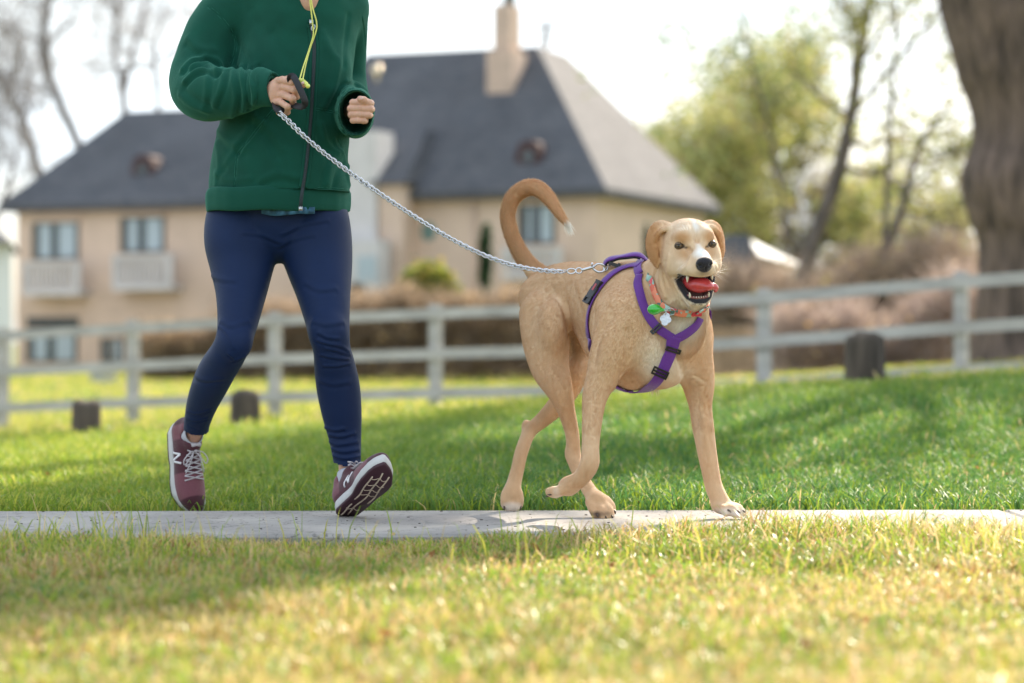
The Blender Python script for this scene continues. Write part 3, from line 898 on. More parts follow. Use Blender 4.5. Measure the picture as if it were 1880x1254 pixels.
# ================================================================== VEGETATION
def leaves(cs, n, sig, size, seed, pal, w, aspect=.6, flatz=1.0, jitter=.25):
    """leaf-sized quads scattered round many twig ends"""
    r = np.random.default_rng(seed); cs = np.asarray(cs); i = r.integers(0, len(cs), n)
    p = cs[i] + r.normal(0, 1, (n, 3)) * sig * [1, 1, flatz]
    a = r.normal(0, 1, (n, 3)); a /= np.linalg.norm(a, axis=1, keepdims=True); b_ = np.cross(a, r.normal(0, 1, (n, 3))); b_ /= np.linalg.norm(b_, axis=1, keepdims=True)
    s = (size * r.uniform(.6, 1.4, (n, 1)))
    V = np.stack([p - a * s, p + b_ * s * aspect, p + a * s, p - b_ * s * aspect], 1).reshape(-1, 3)
    Q = np.arange(n * 4).reshape(n, 4)
    hsh = np.sin(cs[i] @ [12.9, 78.2, 37.7]) * 43758.5; hsh = (hsh - np.floor(hsh))[:, None]
    C = pick(r, n, pal, w) * (1 - jitter + 2 * jitter * hsh)
    return V, Q, np.repeat(C, 4, 0)
M_leaf = attr_mat('leaf', rough=.55, trans=.45, spec=.3)
M_bark = simple('grey_bark', (.115, .095, .085), rough=.95, var=.35, scale=6, bump=.02, bscale=12, stretch=(1, 1, .25))
M_bark2 = simple('pale_branch', (.21, .185, .175), rough=.95, var=.3, scale=6)
def grow(b, p, d, L, r0, depth, rr, tips, bend=.22, split=(2, 3), up=.15, shrink=.72, spread=.55, keep=None):
    n = 5; pts = [p]; q = p.copy(); dd = d.copy()
    for i in range(n):
        dd = nrm(dd + np.array([rr.gauss(0, bend), rr.gauss(0, bend), rr.gauss(0, bend) + up]) * .5)
        q = q + dd * L / n; pts.append(q)
    rad = list(np.linspace(r0, r0 * .62, n + 1))
    b.tube(pts, rad, n=6 if depth > 1 else 4, caps=False)
    if depth <= 2: tips.extend(pts[2:])
    if depth == 0: return
    for k in range(rr.randint(*split)):
        a = nrm(np.array([rr.gauss(0, 1), rr.gauss(0, 1), rr.gauss(0, .6)]))
        nd_ = nrm(dd + a * spread)
        st = pts[-1] if k < 2 else pts[rr.randint(2, 4)]
        grow(b, st, nd_, L * shrink * rr.uniform(.8, 1.15), r0 * .60, depth - 1, rr, tips, bend, split, up, shrink, spread)
def tree(label, stems, seed, depth, L, leafn, leafs, pal, w, sig, group=None, bark=M_bark, base=None, cat='tree', spread=.55, up=.15, shrink=.72, name='leafy_tree', bend=.22, split=(2, 3), asp=.6):
    """stems: list of polylines (x,y,z,r); crowns grow from their upper parts"""
    rr = random.Random(seed); base = stems[0][0][:3] if base is None else base
    t = empty(name, tuple(base), label=label, cat=cat)
    if group: t['group'] = group
    b = MB(); tips = []
    for st in stems:
        q = spline(st, 5); b.tube(list(q[:, :3]), list(q[:, 3]), n=10)
        m = len(q)
        for k in range(int(m * .45), m, 2):
            d = nrm(q[min(k + 1, m - 1), :3] - q[k - 1, :3]); a = nrm([rr.gauss(0, 1), rr.gauss(0, 1), rr.gauss(0, .5)])
            grow(b, q[k, :3], nrm(d * .4 + a * .8), L * rr.uniform(.7, 1.2), max(q[k, 3] * .45, .012), depth, rr, tips, bend, split, up, shrink, spread)
        grow(b, q[-1, :3], nrm(q[-1, :3] - q[-3, :3]), L, q[-1, 3], depth, rr, tips, bend, split, up, shrink, spread)
    b.build('trunk', bark, t)
    if leafn:
        V, Q, C = leaves(tips, leafn, sig, leafs, seed, pal, w, asp)
        mesh_np('crown', V, Q, M_leaf, t, col=C, smooth=False)
    return t, tips
def PR(px, py, Y, rpx): return Rw(px, py, Y, rpx)
SPR = [np.array([.34, .36, .11]), np.array([.44, .41, .16]), np.array([.22, .27, .10]), np.array([.46, .37, .22])]
# leaning spring tree right of the house
tree('leaning spring tree with a dark trunk and airy yellow-green leaves, right of the house', [[PR(1440, 640, 44, 17), PR(1490, 455, 44, 15), PR(1535, 330, 44, 14), PR(1562, 215, 44, 12), PR(1580, 90, 44, 10), PR(1600, -30, 44, 8)], [PR(1562, 215, 44, 6), PR(1630, 130, 44, 5), PR(1700, 50, 44, 4), PR(1740, -20, 44, 3)],
     ], 31, 3, 1.15, 9000, .050, SPR, [.4, .3, .2, .1], .30, up=.05, spread=.7)
tree('slender pale-leaved tree just left of the big trunk', [[PR(1600, 650, 40, 10), PR(1625, 480, 40, 8), PR(1660, 370, 40, 7), PR(1690, 265, 40, 5), PR(1750, 185, 40, 3)], [PR(1622, 480, 40, 6), PR(1630, 300, 40, 5), PR(1640, 150, 40, 4), PR(1645, 20, 40, 3)]], 32, 2, 1.0, 3800, .045, SPR, [.3, .4, .2, .1], .22, up=.1, spread=.6)
tree('broad yellow-green tree behind the right end of the roof', [[PR(1360, 640, 100, 12), PR(1370, 500, 100, 10), PR(1375, 400, 100, 8), PR(1385, 310, 100, 5)], [PR(1365, 500, 100, 8), PR(1410, 400, 100, 6), PR(1450, 300, 100, 4)]], 33, 3, 2.0, 7500, .13, SPR, [.45, .35, .15, .05], .55, up=.1, spread=.8)
tree('yellow-green tree crown rising over the dog\'s head', [[PR(1285, 640, 115, 12), PR(1285, 500, 115, 10), PR(1275, 400, 115, 8), PR(1265, 320, 115, 5)]], 34, 3, 1.7, 4500, .13, SPR, [.5, .3, .2, .05], .5, up=.08, spread=.8)
tree('pale spring tree low behind the leaning dark trunk', [[PR(1500, 640, 92, 12), PR(1480, 520, 92, 10), PR(1450, 430, 92, 8), PR(1430, 340, 92, 5)]], 35, 3, 2.1, 9000, .12, SPR, [.4, .4, .1, .1], .55, up=.05, spread=.8)
tree('grey-green tree high above the right roof', [[PR(1440, 640, 60, 4), PR(1440, 400, 60, 3.5), PR(1410, 230, 60, 3), PR(1380, 120, 60, 3), PR(1360, 20, 60, 2)]], 36, 3, 1.7, 3600, .07, [np.array([.16, .22, .10]), np.array([.30, .32, .12])], [.6, .4], .30, up=.02, spread=.7)
# bare trees over the left roof
bare = 'bare winter trees behind the left roof'
for (lab, st, sd, dp, L) in (
    ('bare tree with a thick curved limb at the upper left corner', [[PR(150, 640, 95, 12), PR(105, 430, 95, 10), PR(70, 320, 95, 9), PR(45, 230, 95, 8), PR(0, 150, 95, 6), PR(-40, 60, 95, 4)]], 41, 3, 2.4),
    ('tall bare tree left of the roof ridge with a trunk leaning left', [[PR(180, 640, 92, 12), PR(160, 330, 92, 9), PR(110, 190, 92, 9), PR(80, 110, 92, 8), PR(85, 30, 92, 6), PR(105, -40, 92, 4)]], 42, 3, 2.4),
    ('bare tree rising straight above the left roof ridge', [[PR(240, 640, 95, 9), PR(228, 200, 95, 7), PR(212, 110, 95, 5), PR(215, 0, 95, 3)], [PR(228, 170, 95, 5), PR(245, 90, 95, 4), PR(270, 0, 95, 3)]], 43, 3, 1.9),
    ('thin bare tree between the left roof and the hoodie sleeve', [[PR(300, 640, 98, 6), PR(290, 200, 98, 5), PR(285, 100, 98, 3.5), PR(300, 20, 98, 2)]], 44, 3, 1.8),
    ('low bare bush-like tree at the left edge beside the eave', [[PR(-30, 640, 88, 8), PR(-10, 420, 88, 6), PR(10, 360, 88, 5), PR(30, 290, 88, 3)]], 45, 3, 1.8)):
    tree(lab, st, sd, dp, L, 2000, .40, [np.array([.24, .22, .22]), np.array([.34, .31, .30])], [.5, .5], .75, asp=.035, group=bare, bark=M_bark2, name='bare_tree', spread=.6, up=.12, split=(2, 4), bend=.3)
tree('faint bare treetop behind the chimney', [[PR(1010, 640, 105, 6), PR(1005, 90, 105, 5), PR(1000, 50, 105, 3)]], 46, 3, 1.3, 0, 0, None, None, 0, bark=M_bark2, name='bare_tree', spread=.8)
# big old trunk at the right edge
def bark_mat():
    m, t, b = material('furrowed_bark')
    tc = t.nodes.new('ShaderNodeTexCoord'); mp = t.nodes.new('ShaderNodeMapping'); mp.inputs['Scale'].default_value = (1, 1, .13)
    t.links.new(tc.outputs['Object'], mp.inputs['Vector'])
    n = t.nodes.new('ShaderNodeTexNoise'); n.inputs['Scale'].default_value = 9; n.inputs['Detail'].default_value = 7; n.inputs['Roughness'].default_value = .65; t.links.new(mp.outputs['Vector'], n.inputs['Vector'])
    r = t.nodes.new('ShaderNodeValToRGB'); e = r.color_ramp.elements; e[0].position = .34; e[0].color = (.060, .046, .040, 1); e[1].position = .66; e[1].color = (.28, .20, .165, 1)
    t.links.new(n.outputs['Fac'], r.inputs['Fac']); t.links.new(r.outputs['Color'], b.inputs['Base Color']); b.inputs['Roughness'].default_value = .95
    bp = t.nodes.new('ShaderNodeBump'); bp.inputs['Distance'].default_value = .14; t.links.new(n.outputs['Fac'], bp.inputs['Height']); t.links.new(bp.outputs['Normal'], b.inputs['Normal'])
    return m
bt = empty('old_tree', tuple(P(1880, 690, 26)), label='massive old tree with furrowed grey-brown bark at the right edge, behind the fence', cat='tree')
b = MB(); YT = 26.0
prof = [(720, 1765, 1990), (650, 1782, 1985), (560, 1793, 1985), (450, 1797, 1985), (400, 1780, 1988), (330, 1764, 1990), (260, 1786, 1990), (200, 1782, 1992), (140, 1758, 1995), (70, 1740, 2000), (0, 1722, 2010), (-120, 1700, 2030), (-300, 1680, 2060)]
n = 40; V = []; rr = random.Random(9); ph = [rr.uniform(0, 6) for _ in range(6)]
fine = spline([list(p) for p in prof], 6)
for (py, l, rg) in fine:
    R_ = (rg - l) / 2; cx = (l + rg) / 2
    for i in range(n):
        a = 2 * math.pi * i / n; k = 1 + (.03 * math.sin(9 * a + py * .01 + ph[0]) + .025 * math.sin(15 * a + ph[1] + py * .02) + .015 * math.sin(31 * a + py * .05)) * (1 - .8 * max(0, -math.cos(a)))
        c = P(cx, py, YT); r_m = R_ / FPX * YT * k; V.append((c[0] + r_m * math.cos(a), c[1] + r_m * math.sin(a) + 0, c[2]))
F = [(j * n + i, j * n + (i + 1) % n, (j + 1) * n + (i + 1) % n, (j + 1) * n + i) for j in range(len(fine) - 1) for i in range(n)]
b.add(V, F); b.build('trunk', bark_mat(), bt)
# its high limbs and crown, above the picture: they shade the bank
b = MB(); tips = []; rr = random.Random(5); top = P(1865, -280, YT)
for k in range(9):
    a = k * .75; d = nrm([math.cos(a) * 1.0, math.sin(a) * .8, .55])
    grow(b, top, d, 3.2, .28, 3, rr, tips, .25, (2, 3), .10, .78, .55)
tips = [t for t in tips if t[2] > CAM_Z + 700 / FPX * t[1] + .3 and t[2] < 9.6]
b.build('branches', M_bark, bt)
V, Q, C = leaves(tips, 9000, .38, .085, 77, SPR, [.3, .3, .3, .1])
kk = V.reshape(-1, 4, 3); ok = (kk[:, :, 2] > CAM_Z + 690 / FPX * kk[:, :, 1]).all(1)
V = kk[ok].reshape(-1, 3); C = C.reshape(-1, 4, 3)[ok].reshape(-1, 3); Q = np.arange(len(V)).reshape(-1, 4)
mesh_np('crown', V, Q, M_leaf, bt, col=C, smooth=False)

# unseen tree added out at the right, crown shaped to shade runner and path
yt = empty('leafy_tree', (4.95, 17.3, float(gz(4.95, 17.3))), label='unseen leafy young tree added just outside the right edge to shade the path', cat='tree')
b = MB(); tips = []; rr = random.Random(12)
b.tube(spline([(4.95, 17.3, .1), (4.9, 17.3, 2.5), (4.75, 17.3, 5), (4.6, 17.3, 7.5)], 4), list(np.linspace(.13, .06, 13)), n=10)
for k in range(7): grow(b, np.array([4.62, 17.3, 6.8 + .1 * k]), nrm([math.cos(k * .9), math.sin(k * .9), .9]), .62, .05, 2, rr, tips, .2, (2, 3), .05, .8, .6)
b.build('trunk', M_bark, yt)
tips = [t for t in tips if -1.8 < (t[0] - 4.5) * .89 - (t[1] - 17.3) * .45 < .42]
lo_t = []
b = MB(); b.tube(spline([(4.64, 17.3, 7.0), (4.62, 16.8, 8.0), (4.55, 16.2, 8.8)], 4), list(np.linspace(.05, .03, 9)), n=8)
for k in range(6): grow(b, np.array([4.55, 16.2, 8.8]), nrm([math.cos(k * 1.05), math.sin(k * 1.05), .3]), .34, .03, 2, rr, lo_t, .2, (2, 3), .0, .8, .6)
b.build('branch', M_bark, yt)
V, Q, C = leaves(tips + lo_t, 19000, .20, .062, 91, SPR, [.3, .3, .3, .1]); mesh_np('crown', V, Q, M_leaf, yt, col=C, smooth=False)

# ------------------------------------------------------------------ hedges, bushes
def twig_mass(name, label, cat, boxes, nt, nl, seed, pal, w, tcol, leafs=.03, twl=.35, twr=.006, kind=None, lump=.6):
    """boxes: (px0, px1, py_top, Y, depth) ; twigs and dry leaves filling a lumpy volume"""
    r = np.random.default_rng(seed); rt = []; top = []
    Ws = np.array([b_[1] - b_[0] for b_ in boxes], float); Ws /= Ws.sum()
    def pts(n):
        i = r.choice(len(boxes), n, p=Ws); B_ = np.array([bx[:5] for bx in boxes], float)[i]
        px = r.uniform(B_[:, 0], B_[:, 1]); Y = B_[:, 3] + r.uniform(0, 1, n) * B_[:, 4]
        x = (px - 940) / FPX * B_[:, 3]; zt = CAM_Z - (B_[:, 2] - 627) / FPX * B_[:, 3]; g = gz(x, Y)
        zt = zt + lump * (np.sin(x * 1.9 + seed) + .6 * np.sin(x * 4.7 + 1) + .4 * np.sin(x * 9.1)) * .5
        t = r.random(n) ** .8
        return np.stack([x, Y, g + (zt - g) * t], 1)
    p = pts(nt); d = r.normal(0, 1, (nt, 3)); d[:, 2] = np.abs(d[:, 2]) * 1.2; d /= np.linalg.norm(d, axis=1, keepdims=True)
    s = np.cross(d, r.normal(0, 1, (nt, 3))); s /= np.linalg.norm(s, axis=1, keepdims=True); L = twl * r.uniform(.4, 1.3, (nt, 1))
    V1 = np.stack([p - s * twr, p + s * twr, p + d * L + s * twr * .4, p + d * L - s * twr * .4], 1).reshape(-1, 3)
    C1 = np.repeat(np.array(tcol) * r.uniform(.6, 1.4, (nt, 1)), 4, 0)
    V2, Q2, C2 = leaves(pts(max(nl // 45, 1)), nl, .17, leafs, seed + 1, pal, w, jitter=.6)
    V = np.vstack([V1, V2]); Q = np.vstack([np.arange(nt * 4).reshape(-1, 4), Q2 + nt * 4]); C = np.vstack([C1, C2])
    c = V.mean(0)
    return mesh_np(name, V, Q, M_leaf, None, col=C, smooth=False, label=label, cat=cat, kind=kind)
BRN = [np.array([.38, .27, .17]), np.array([.60, .45, .29]), np.array([.20, .145, .11]), np.array([.66, .42, .14])]
twig_mass('hedge', 'long brown leafless hedge between the lawn and the house, behind runner and dog', 'hedge', [(250, 420, 610, 56, 1.6), (420, 640, 570, 56, 1.6), (640, 1010, 550, 56, 1.8), (1010, 1320, 545, 56, 1.8)], 30000, 30000, 51, BRN, [.35, .35, .2, .1], (.34, .255, .18), leafs=.05, twl=.5, twr=.012, lump=.22)
twig_mass('brush', 'tall brown twiggy brush behind the fence on the right', 'bush', [(1300, 1500, 520, 38, 2.5), (1500, 1790, 490, 38, 2.5), (1790, 2100, 450, 38, 2.5)], 22000, 15000, 52, BRN + [np.array([.36, .36, .08])], [.3, .3, .2, .05, .12], (.34, .26, .20), leafs=.04, twl=.55, twr=.009)
twig_mass('brush', 'sparse pinkish bare twigs low behind the right fence boards', 'bush', [(1420, 1900, 560, 30, 1.2)], 9000, 2500, 53, BRN, [.3, .4, .2, .1], (.42, .33, .29), leafs=.03, twl=.4, twr=.006)
twig_mass('thicket', 'thin yellow-green spring thicket filling the gap between the roof and the big trunk', 'thicket', [(1200, 1420, 300, 98, 4), (1420, 1600, 300, 98, 4), (1600, 1800, 350, 98, 4)], 9000, 17000, 54, SPR, [.35, .35, .2, .1], (.30, .25, .18), leafs=.13, twl=1.4, twr=.02, lump=2.2)
def bush(name, label, px, py, wpx, hpx, Y, n, size, pal, w, seed, cat='bush'):
    r = np.random.default_rng(seed); c = P(px, py, Y); Wm, Hm = wpx / FPX * Y, hpx / FPX * Y
    d = r.normal(0, 1, (160, 3)); d /= np.linalg.norm(d, axis=1, keepdims=True); cs = c + d * np.array([Wm, Wm * .8, Hm]) * (r.random((160, 1)) ** .4) * .86
    t = empty(name, tuple(c - [0, 0, Hm]), label=label, cat=cat)
    b = MB(); g = float(gz(c[0], c[1]))
    for k in range(0, 160, 8): b.tube([np.array([c[0], c[1], g - .1]), (np.array([c[0], c[1], c[2]]) + cs[k]) / 2, cs[k]], [.05, .03, .012], n=5)
    b.build('stems', M_bark, t)
    V, Q, C = leaves(cs, n, Wm * .12, size, seed, pal, w, jitter=.35)
    mesh_np('foliage', V, Q, M_leaf, t, col=C, smooth=False)
bush('bush', 'rounded bush with yellow-orange and green leaves against the house wall', 787, 528, 60, 50, 58, 6500, .075, [np.array([.13, .20, .05]), np.array([.58, .44, .08]), np.array([.34, .36, .07])], [.35, .33, .32], 61)
bush('cypress', 'narrow dark green cypress beside the house window under the dog\'s tail', 891, 478, 13, 84, 64, 3800, .06, [np.array([.03, .075, .03]), np.array([.05, .11, .04])], [.5, .5], 62, 'cypress')
bush('cypress', 'thin dark cypress against the wall near the dog\'s ear', 1188, 470, 9, 72, 66, 2600, .05, [np.array([.03, .075, .03]), np.array([.05, .10, .05])], [.5, .5], 63, 'cypress')
bush('shrub', 'dark clipped shrub by the pale porch right of the runner\'s thigh', 655, 545, 20, 28, 62, 1500, .06, [np.array([.03, .04, .035]), np.array([.05, .06, .05])], [.5, .5], 64, 'shrub')
# light picket fence behind the rails
pk = empty('picket_fence', tuple(P(1390, 690, 33)), label='low tan picket fence seen between the white rails right of the dog', cat='fence')
M_pick = simple('tan_pickets', (.50, .34, .22), rough=.85, var=.2, scale=4)
x = (1300 - 940) / FPX * 33
while x < (1490 - 940) / FPX * 33:
    g = float(gz(x, 33)); MB().box((x, 33, g + .38), (.045, .012, .42)).build('picket', M_pick, pk, smooth=False); x += .135
for z in (.18, .62): MB().box(((1395 - 940) / FPX * 33, 33.03, float(gz(3.3, 33)) + z), (.75, .015, .04)).build('rail', M_pick, pk, smooth=False)
# pale boxes on the lawn by the house
M_box = simple('pale_stone_urn', (.62, .62, .64), rough=.8)
for i, (px, py, w_, h_, lab) in enumerate(((190, 690, 26, 16, 'low pale stone planter on the lawn left of the runner'),)):
    c = P(px, py, 52); b = MB()
    V = []; 
    for z, s in ((-1, .8), (-.7, .9), (.6, 1.0), (.7, 1.12), (1, 1.12), (1, .95), (.6, .9)):
        for i2 in range(16):
            a = 2 * math.pi * i2 / 16; V.append((c[0] + s * w_ / FPX * 52 * math.cos(a), c[1] + s * .3 * math.sin(a), c[2] + z * h_ / FPX * 52))
    b.add(V, [(j * 16 + k, j * 16 + (k + 1) % 16, (j + 1) * 16 + (k + 1) % 16, (j + 1) * 16 + k) for j in range(6) for k in range(16)])
    tag(b.build('planter', M_box, None), lab, 'planter')
# ================================================================== DOG

# head frame
HF = nrm([0.20, -0.965, -0.10]); HR = nrm(np.array([0.975, 0.20, 0.055])); HR = nrm(HR - HF * (HR @ HF)); HU = -np.cross(HR, HF)
HU = nrm(HU)
H0 = P(1265, 449, 6.33)
HEADAX = (HR, HF, HU)
def Hd(r, f, u):
    return H0 + HR * r * 1.10 + HF * f * 1.03 + HU * u * 1.07
def Hr(r, f, u, rad):
    return list(Hd(r, f, u)) + [rad]

def dog_field(lo, hi, h):
    F = Field(lo, hi, h)
    # trunk
    F.chain([Rw(1000, 548, 6.82, 48), Rw(1040, 537, 6.77, 55), Rw(1085, 544, 6.69, 63), Rw(1135, 567, 6.59, 80), Rw(1175, 590, 6.52, 90), Rw(1210, 615, 6.48, 84)], k=.03)
    F.ell(P(1215, 640, 6.46), (.085, .10, .095), k=.05)
    # withers and neck
    F.chain([Rw(1165, 545, 6.56, 62), Rw(1205, 535, 6.48, 58), Rw(1238, 500, 6.43, 50), Rw(1256, 470, 6.38, 44)], k=.04)
    F.chain([Rw(1235, 600, 6.44, 66), Rw(1252, 560, 6.40, 50), Rw(1262, 520, 6.37, 44)], k=.03)
    # tail
    F.chain([Rw(1000, 516, 6.86, 22), Rw(976, 492, 6.90, 16), Rw(955, 464, 6.92, 14), Rw(939, 430, 6.92, 13), Rw(932, 398, 6.92, 13), Rw(938, 370, 6.91, 13.5), Rw(954, 352, 6.90, 14),
             Rw(976, 344, 6.88, 14), Rw(997, 353, 6.86, 13), Rw(1014, 373, 6.85, 10.5), Rw(1028, 394, 6.84, 8), Rw(1041, 411, 6.83, 4.5)], k=.02, n=6)
    # near (right) hind leg
    F.chain([Rw(1003, 580, 6.74, 50), Rw(1001, 625, 6.70, 42), Rw(1010, 675, 6.66, 35), Rw(1027, 715, 6.64, 25), Rw(1040, 755, 6.66, 16.5), Rw(1051, 800, 6.70, 13), Rw(1053, 838, 6.72, 13.5), Rw(1064, 870, 6.69, 12.5), Rw(1083, 902, 6.645, 13.5), Rw(1096, 922, 6.61, 16)], k=.018, n=5)
    F.ell(P(1014, 608, 6.655), (.044, .075, .085), k=.03)
    F.ell(P(1050, 832, 6.735), (.016, .02, .02), k=.02)
    # far (left) hind leg
    F.chain([Rw(1056, 590, 6.86, 34), Rw(1063, 655, 6.86, 24), Rw(1050, 700, 6.82, 23), Rw(1026, 740, 6.85, 19), Rw(996, 771, 6.89, 14.5), Rw(973, 792, 6.91, 12.5), Rw(958, 828, 6.90, 12.5), Rw(950, 862, 6.885, 12.5), Rw(943, 890, 6.87, 14), Rw(940, 908, 6.86, 15)], k=.025, n=5)
    F.ell(P(966, 783, 6.93), (.013, .016, .02), k=.02)
    # near (right) fore leg, folded
    F.chain([Rw(1150, 590, 6.44, 60), Rw(1128, 640, 6.40, 44), Rw(1106, 690, 6.39, 30), Rw(1092, 730, 6.375, 23), Rw(1087, 775, 6.355, 18.5), Rw(1084, 820, 6.335, 16.5), Rw(1082, 852, 6.32, 18), Rw(1068, 876, 6.33, 16), Rw(1052, 888, 6.35, 17), Rw(1043, 893, 6.37, 18)], k=.035, n=5)
    # far (left) fore leg, planted
    F.chain([Rw(1258, 610, 6.50, 47), Rw(1273, 660, 6.51, 33), Rw(1278, 700, 6.53, 27), Rw(1285, 740, 6.55, 21.5), Rw(1291, 785, 6.56, 20), Rw(1298, 830, 6.57, 18), Rw(1305, 868, 6.575, 16.5), Rw(1311, 895, 6.57, 16.5), Rw(1322, 920, 6.56, 17)], k=.035, n=5)
    F.ell(P(1296, 700, 6.52), (.018, .03, .06), k=.03)
    # belly line
    F.chain([Rw(1072, 580, 6.70, 26), Rw(1103, 630, 6.60, 34), Rw(1150, 672, 6.52, 42), Rw(1200, 672, 6.48, 40)], k=.022)
    # breast bone and shoulder shapes
    F.ell(P(1212, 684, 6.42), (.045, .05, .03), k=.04)
    F.ell(P(1274, 628, 6.48), (.033, .06, .07), k=.04)
    F.ell(P(1120, 600, 6.46), (.045, .05, .075), k=.03)
    F.ell(P(1108, 668, 6.385), (.026, .03, .05), k=.02)
    F.ell(P(1118, 705, 6.40), (.018, .02, .018), k=.015)
    # paws: four toes each
    def paw(c, f, s, u, sc=1.0, spread=.0155):
        c = np.asarray(c, float); f = nrm(f); s = nrm(np.asarray(s) - f * (np.asarray(s) @ f)); u = np.cross(f, s)
        F.ell(c - f * .012 * sc, (.027 * sc, .026 * sc, .018 * sc), k=.012, ax=(s, f, u))
        for i, (a, b, r) in enumerate(((-1.55, .012, .0115), (-.55, .027, .0135), (.55, .027, .0135), (1.55, .012, .0115))):
            q = c + s * spread * a * sc + f * b * sc - u * .002
            F.chain([list(q - f * .022 * sc + u * .004) + [r * .8 * sc], list(q + u * .002) + [r * sc], list(q + f * .013 * sc - u * .006 * sc) + [r * .78 * sc]], k=.0045, n=3)
    for a in DOG_PAWS: paw(*a)
    return F

# centre, forward, side, (up is derived), scale
DOG_PAWS = [
    (P(1334, 932, 6.55), (.62, -.75, -.12), (.75, .62, 0), (0, 0, 1), 1.18),
    (P(1100, 925, 6.60), (.42, -.60, -.55), (.85, .45, .1), (0, 0, 1), 1.18),
    (P(940, 912, 6.855), (.05, -.28, -.95), (.96, .2, .0), (0, 0, 1), .98),
    (P(1040, 895, 6.375), (-.80, .45, -.42), (.45, .85, .1), (0, 0, 1), 1.16),
]

def head_field(h=.0026):
    lo = H0 + np.array([-.155, -.21, -.20]); hi = H0 + np.array([.155, .13, .12])
    F = Field(lo, hi, h)
    # skull
    F.ell(Hd(0, -.012, .006), (.070, .080, .062), k=.02, ax=HEADAX)
    F.ell(Hd(0, .030, .012), (.049, .045, .042), k=.03, ax=HEADAX)
    for s in (-1, 1):
        F.ell(Hd(.041 * s, .018, -.032), (.033, .052, .040), k=.03, ax=HEADAX)      # cheeks
        F.ell(Hd(.026 * s, .050, .027), (.019, .015, .011), k=.02, ax=HEADAX)       # brows
        F.ell(Hd(.025 * s, .078, -.052), (.024, .042, .021), k=.018, ax=HEADAX)     # flews
        F.ell(Hd(.046 * s, .030, -.054), (.020, .034, .020), k=.02, ax=HEADAX)
    # muzzle
    F.chain([Hr(0, .045, -.012, .034), Hr(0, .078, -.024, .029), Hr(0, .105, -.033, .0265), Hr(0, .120, -.040, .024)], k=.02)
    F.ell(Hd(0, .110, -.058), (.029, .020, .014), k=.015, ax=HEADAX)
    # forehead furrow, eye sockets 
    F.chain([Hr(0, .072, .010, .004), Hr(0, .066, .035, .005), Hr(0, .048, .062, .004)], k=.016, mode='sub')
    for s in (-1, 1):
        F.ell(Hd(.0405 * s, .0725, .003), (.0135, .012, .0085), k=.009, ax=HEADAX, mode='sub')
        F.chain([Hr(.021 * s, .074, -.006, .004), Hr(.018 * s, .088, -.014, .004)], k=.012, mode='sub')
    # mouth cavity between the upper muzzle and the jaw
    F.ell(Hd(0, .078, -.0945), (.041, .062, .0225), k=.006, ax=(HR, nrm(HF - .45 * HU), nrm(HU + .45 * HF)), mode='sub')
    F.ell(Hd(0, .050, -.083), (.043, .040, .0135), k=.008, ax=(HR, nrm(HF - .45 * HU), nrm(HU + .45 * HF)), mode='sub')
    # lower jaw, dropped open
    for s in (-1, 1):
        F.chain([Hr(.047 * s, .010, -.052, .013), Hr(.046 * s, .030, -.076, .0105), Hr(.036 * s, .052, -.104, .010), Hr(.0235 * s, .072, -.125, .0105), Hr(.010 * s, .082, -.135, .0115), Hr(0, .084, -.136, .0115)], k=.007, n=4)
    F.ell(Hd(0, .045, -.128), (.031, .046, .015), k=.010, ax=(HR, nrm(HF - .75 * HU), nrm(HU + .75 * HF)))
    # throat and upper neck
    F.chain([Hr(0, .020, -.105, .036), Hr(-.006, -.015, -.115, .050), Hr(-.015, -.04, -.16, .058)], k=.02)
    F.chain([Hr(0, -.03, -.02, .062), Hr(-.01, -.05, -.08, .066), Hr(-.03, -.075, -.14, .072)], k=.03)
    # nose pad
    F.ell(Hd(0, .138, -.037), (.0225, .014, .0165), k=.004, ax=HEADAX)
    F.ell(Hd(0, .134, -.052), (.010, .010, .008), k=.004, ax=HEADAX)
    for s in (-1, 1):
        F.ell(Hd(.0115 * s, .150, -.040), (.0045, .009, .0042), k=.003, ax=HEADAX, mode='sub')
        F.ell(Hd(.0195 * s, .140, -.043), (.006, .008, .0028), k=.003, ax=HEADAX, mode='sub')
    F.ell(Hd(0, .147, -.053), (.0012, .008, .012), k=.003, ax=HEADAX, mode='sub')
    # ears: folded flaps
    F.chain([Hr(-.044, -.020, .046, .012), Hr(-.064, -.018, .046, .017), Hr(-.080, -.018, .032, .019), Hr(-.0875, -.018, .008, .019), Hr(-.087, -.014, -.016, .018), Hr(-.081, -.010, -.036, .014), Hr(-.077, -.008, -.052, .006)], k=.006, n=6, flat=(nrm(-HR * .80 + HF * .58 - HU * .1), .30))
    F.ell(Hd(-.066, -.022, -.004), (.017, .02, .036), k=.01, ax=HEADAX)
    F.chain([Hr(-.046, .006, .043, .007), Hr(-.060, .006, .041, .0065), Hr(-.074, .000, .032, .006), Hr(-.082, -.006, .016, .005)], k=.007, n=5)
    F.chain([Hr(.044, -.020, .044, .012), Hr(.061, -.018, .042, .016), Hr(.078, -.018, .028, .018), Hr(.086, -.018, .004, .018), Hr(.086, -.014, -.020, .017), Hr(.081, -.010, -.038, .011), Hr(.077, -.008, -.050, .005)], k=.006, n=6, flat=(nrm(HR * .82 + HF * .52 - HU * .1), .30))
    F.chain([Hr(.048, .002, .042, .0065), Hr(.062, .002, .039, .0065), Hr(.074, -.006, .024, .006)], k=.007, n=5)
    return F

dog = empty('dog', (float(P(1150, 945, 6.6)[0]), 6.6, 0), label='tan short-haired dog in a purple harness trotting beside the runner, tail curled up', cat='dog')

_Fb = dog_field((-.05, 6.18, -.02), (.70, 7.02, .94), .0045)
# give the neck the same shape in both fields, then cut the body under the head and the head below the collar line
bV, bF = _Fb.mesh(3)
_Fh = head_field()
_Fh2 = _Fh
hV, hF = _Fh.mesh(1)
